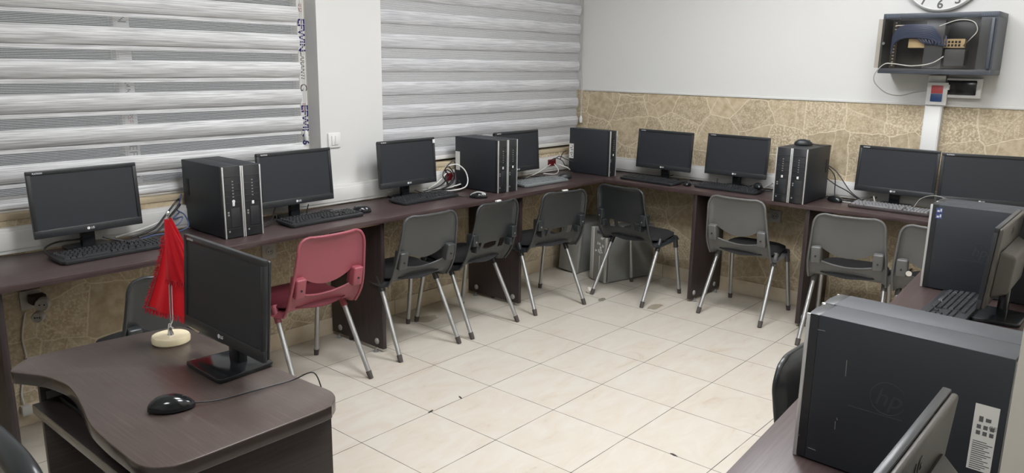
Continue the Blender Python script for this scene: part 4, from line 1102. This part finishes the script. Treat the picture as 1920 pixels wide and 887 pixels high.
# ------------------------------------------------------------------ scraps and chips on the floor
def scrap(name, label, cat, x, y, pts, h, mat):
    m = MB(); m.prism(pts, .0003, h, bev=h*.2)
    o = tag(m.build(name, mat), label, cat); o.location = (x, y, 0); return o
random.seed(5)
def blob(rx, ry, n=14, j=.35): return [(rx*math.cos(2*PI*i/n)*(1+random.uniform(-j, j)), ry*math.sin(2*PI*i/n)*(1+random.uniform(-j, j))) for i in range(n)]
scrap('wrapping_scrap', 'brown grey scrap on the floor by the sideways chair', 'scrap', 1.985, -.389, blob(.035, .022), .004, 'scrap')
scrap('plastic_film', 'clear plastic film scrap beside the smile slot chair front feet', 'plastic film', .885, .175, blob(.085, .05, 18, .2), .003, 'clear_film')
scrap('plastic_film', 'clear plastic film scrap at the sideways chair rear foot', 'plastic film', 2.10, -.735, blob(.08, .035, 18, .2), .003, 'clear_film')
m = MB(); tmp = bmesh.new(); bmesh.ops.create_icosphere(tmp, subdivisions=2, radius=.020)
for v in tmp.verts: v.co = Vector((v.co.x*.6, v.co.y*1.2, max(-.019, v.co.z*1.3)))+Vector((random.uniform(-1, 1), random.uniform(-1, 1), 0))*.004+Vector((0, 0, .020))
m.merge(tmp); o = tag(m.build('plastic_wrap', 'film', smooth=False), 'crumpled plastic wrap by the foot of the sideways chair', 'scrap'); o.location = (2.055, -.232, 0)
for l, x, y, a in (('dark tile chip on a joint near the teacher desk corner', .003, -.795, .2), ('dark tile chip with a hairline scratch in mid floor', .204, -.787, 1.2), ('dark tile chip on a joint near the bottom of the photo', .402, -1.829, 1.5)):
    o = scrap('tile_chip', l, 'tile chip', x, y, blob(.018, .006, 10, .3), .0012, 'chip'); o.rotation_euler.z = a
# ------------------------------------------------------------------ ceiling lights and one added fill panel
def lamp(x, y, label):
    o = thing('ceiling_light', label, 'ceiling light', (x, y, CZ))
    b = MB(); b.box(-.32, .32, -.32, -.30, -.05, 0); b.box(-.32, .32, .30, .32, -.05, 0); b.box(-.32, -.30, -.30, .30, -.05, 0); b.box(.30, .32, -.30, .30, -.05, 0)
    b.build('housing', 'white_bright', o)
    MB().box(-.30, .30, -.30, .30, -.045, -.036).build('diffuser', 'lamp', o)
    return o
l0 = lamp(1.25, -1.25, 'square ceiling light over the room corner chairs')
dup(l0, (1.25, -2.35, CZ), 0, 'square ceiling light near the rack wall and right worktop')
dup(l0, (-.45, -1.25, CZ), 0, 'square ceiling light over the red chair')
dup(l0, (-2.7, -2.6, CZ), 0, 'added square fill light above the camera side of the room')  # added fill: lifts the window reveal, teacher desk and left-facing tower sides
dup(l0, (-.45, -2.35, CZ), 0, 'square ceiling light over the near right towers')
# ------------------------------------------------------------------ world, camera
wd = bpy.data.worlds.new('World'); SC.world = wd; wd.use_nodes = True
bg = wd.node_tree.nodes['Background']; bg.inputs['Color'].default_value = (.78, .84, .95, 1); bg.inputs['Strength'].default_value = .10
cam = bpy.data.cameras.new('Camera'); co = bpy.data.objects.new('Camera', cam); COL.objects.link(co)
cam.sensor_width = 36; cam.sensor_fit = 'HORIZONTAL'; cam.lens = 1457.717/1920*36; cam.clip_start = .05; cam.clip_end = 60
Fv = Vector((.74000989, .63561116, -.21996322)); Rv = Vector((.65410787, -.75624631, .01531027)); Uv = Vector((.15661499, .15520943, .97538801))
mw = Matrix.Identity(4)
for i in range(3): mw[i][0] = Rv[i]; mw[i][1] = Uv[i]; mw[i][2] = -Fv[i]
mw.translation = Vector((-2.27553903, -3.22867905, 1.57957563))
co.matrix_world = mw
SC.camera = co
SC.view_settings.view_transform = 'Standard'; SC.view_settings.look = 'None'; SC.view_settings.gamma = 1; SC.view_settings.use_curve_mapping = False
SC.view_settings.exposure = 0.0
SC.cycles.use_denoising = True
SC.cycles.max_bounces = 10; SC.cycles.diffuse_bounces = 5; SC.cycles.transparent_max_bounces = 16
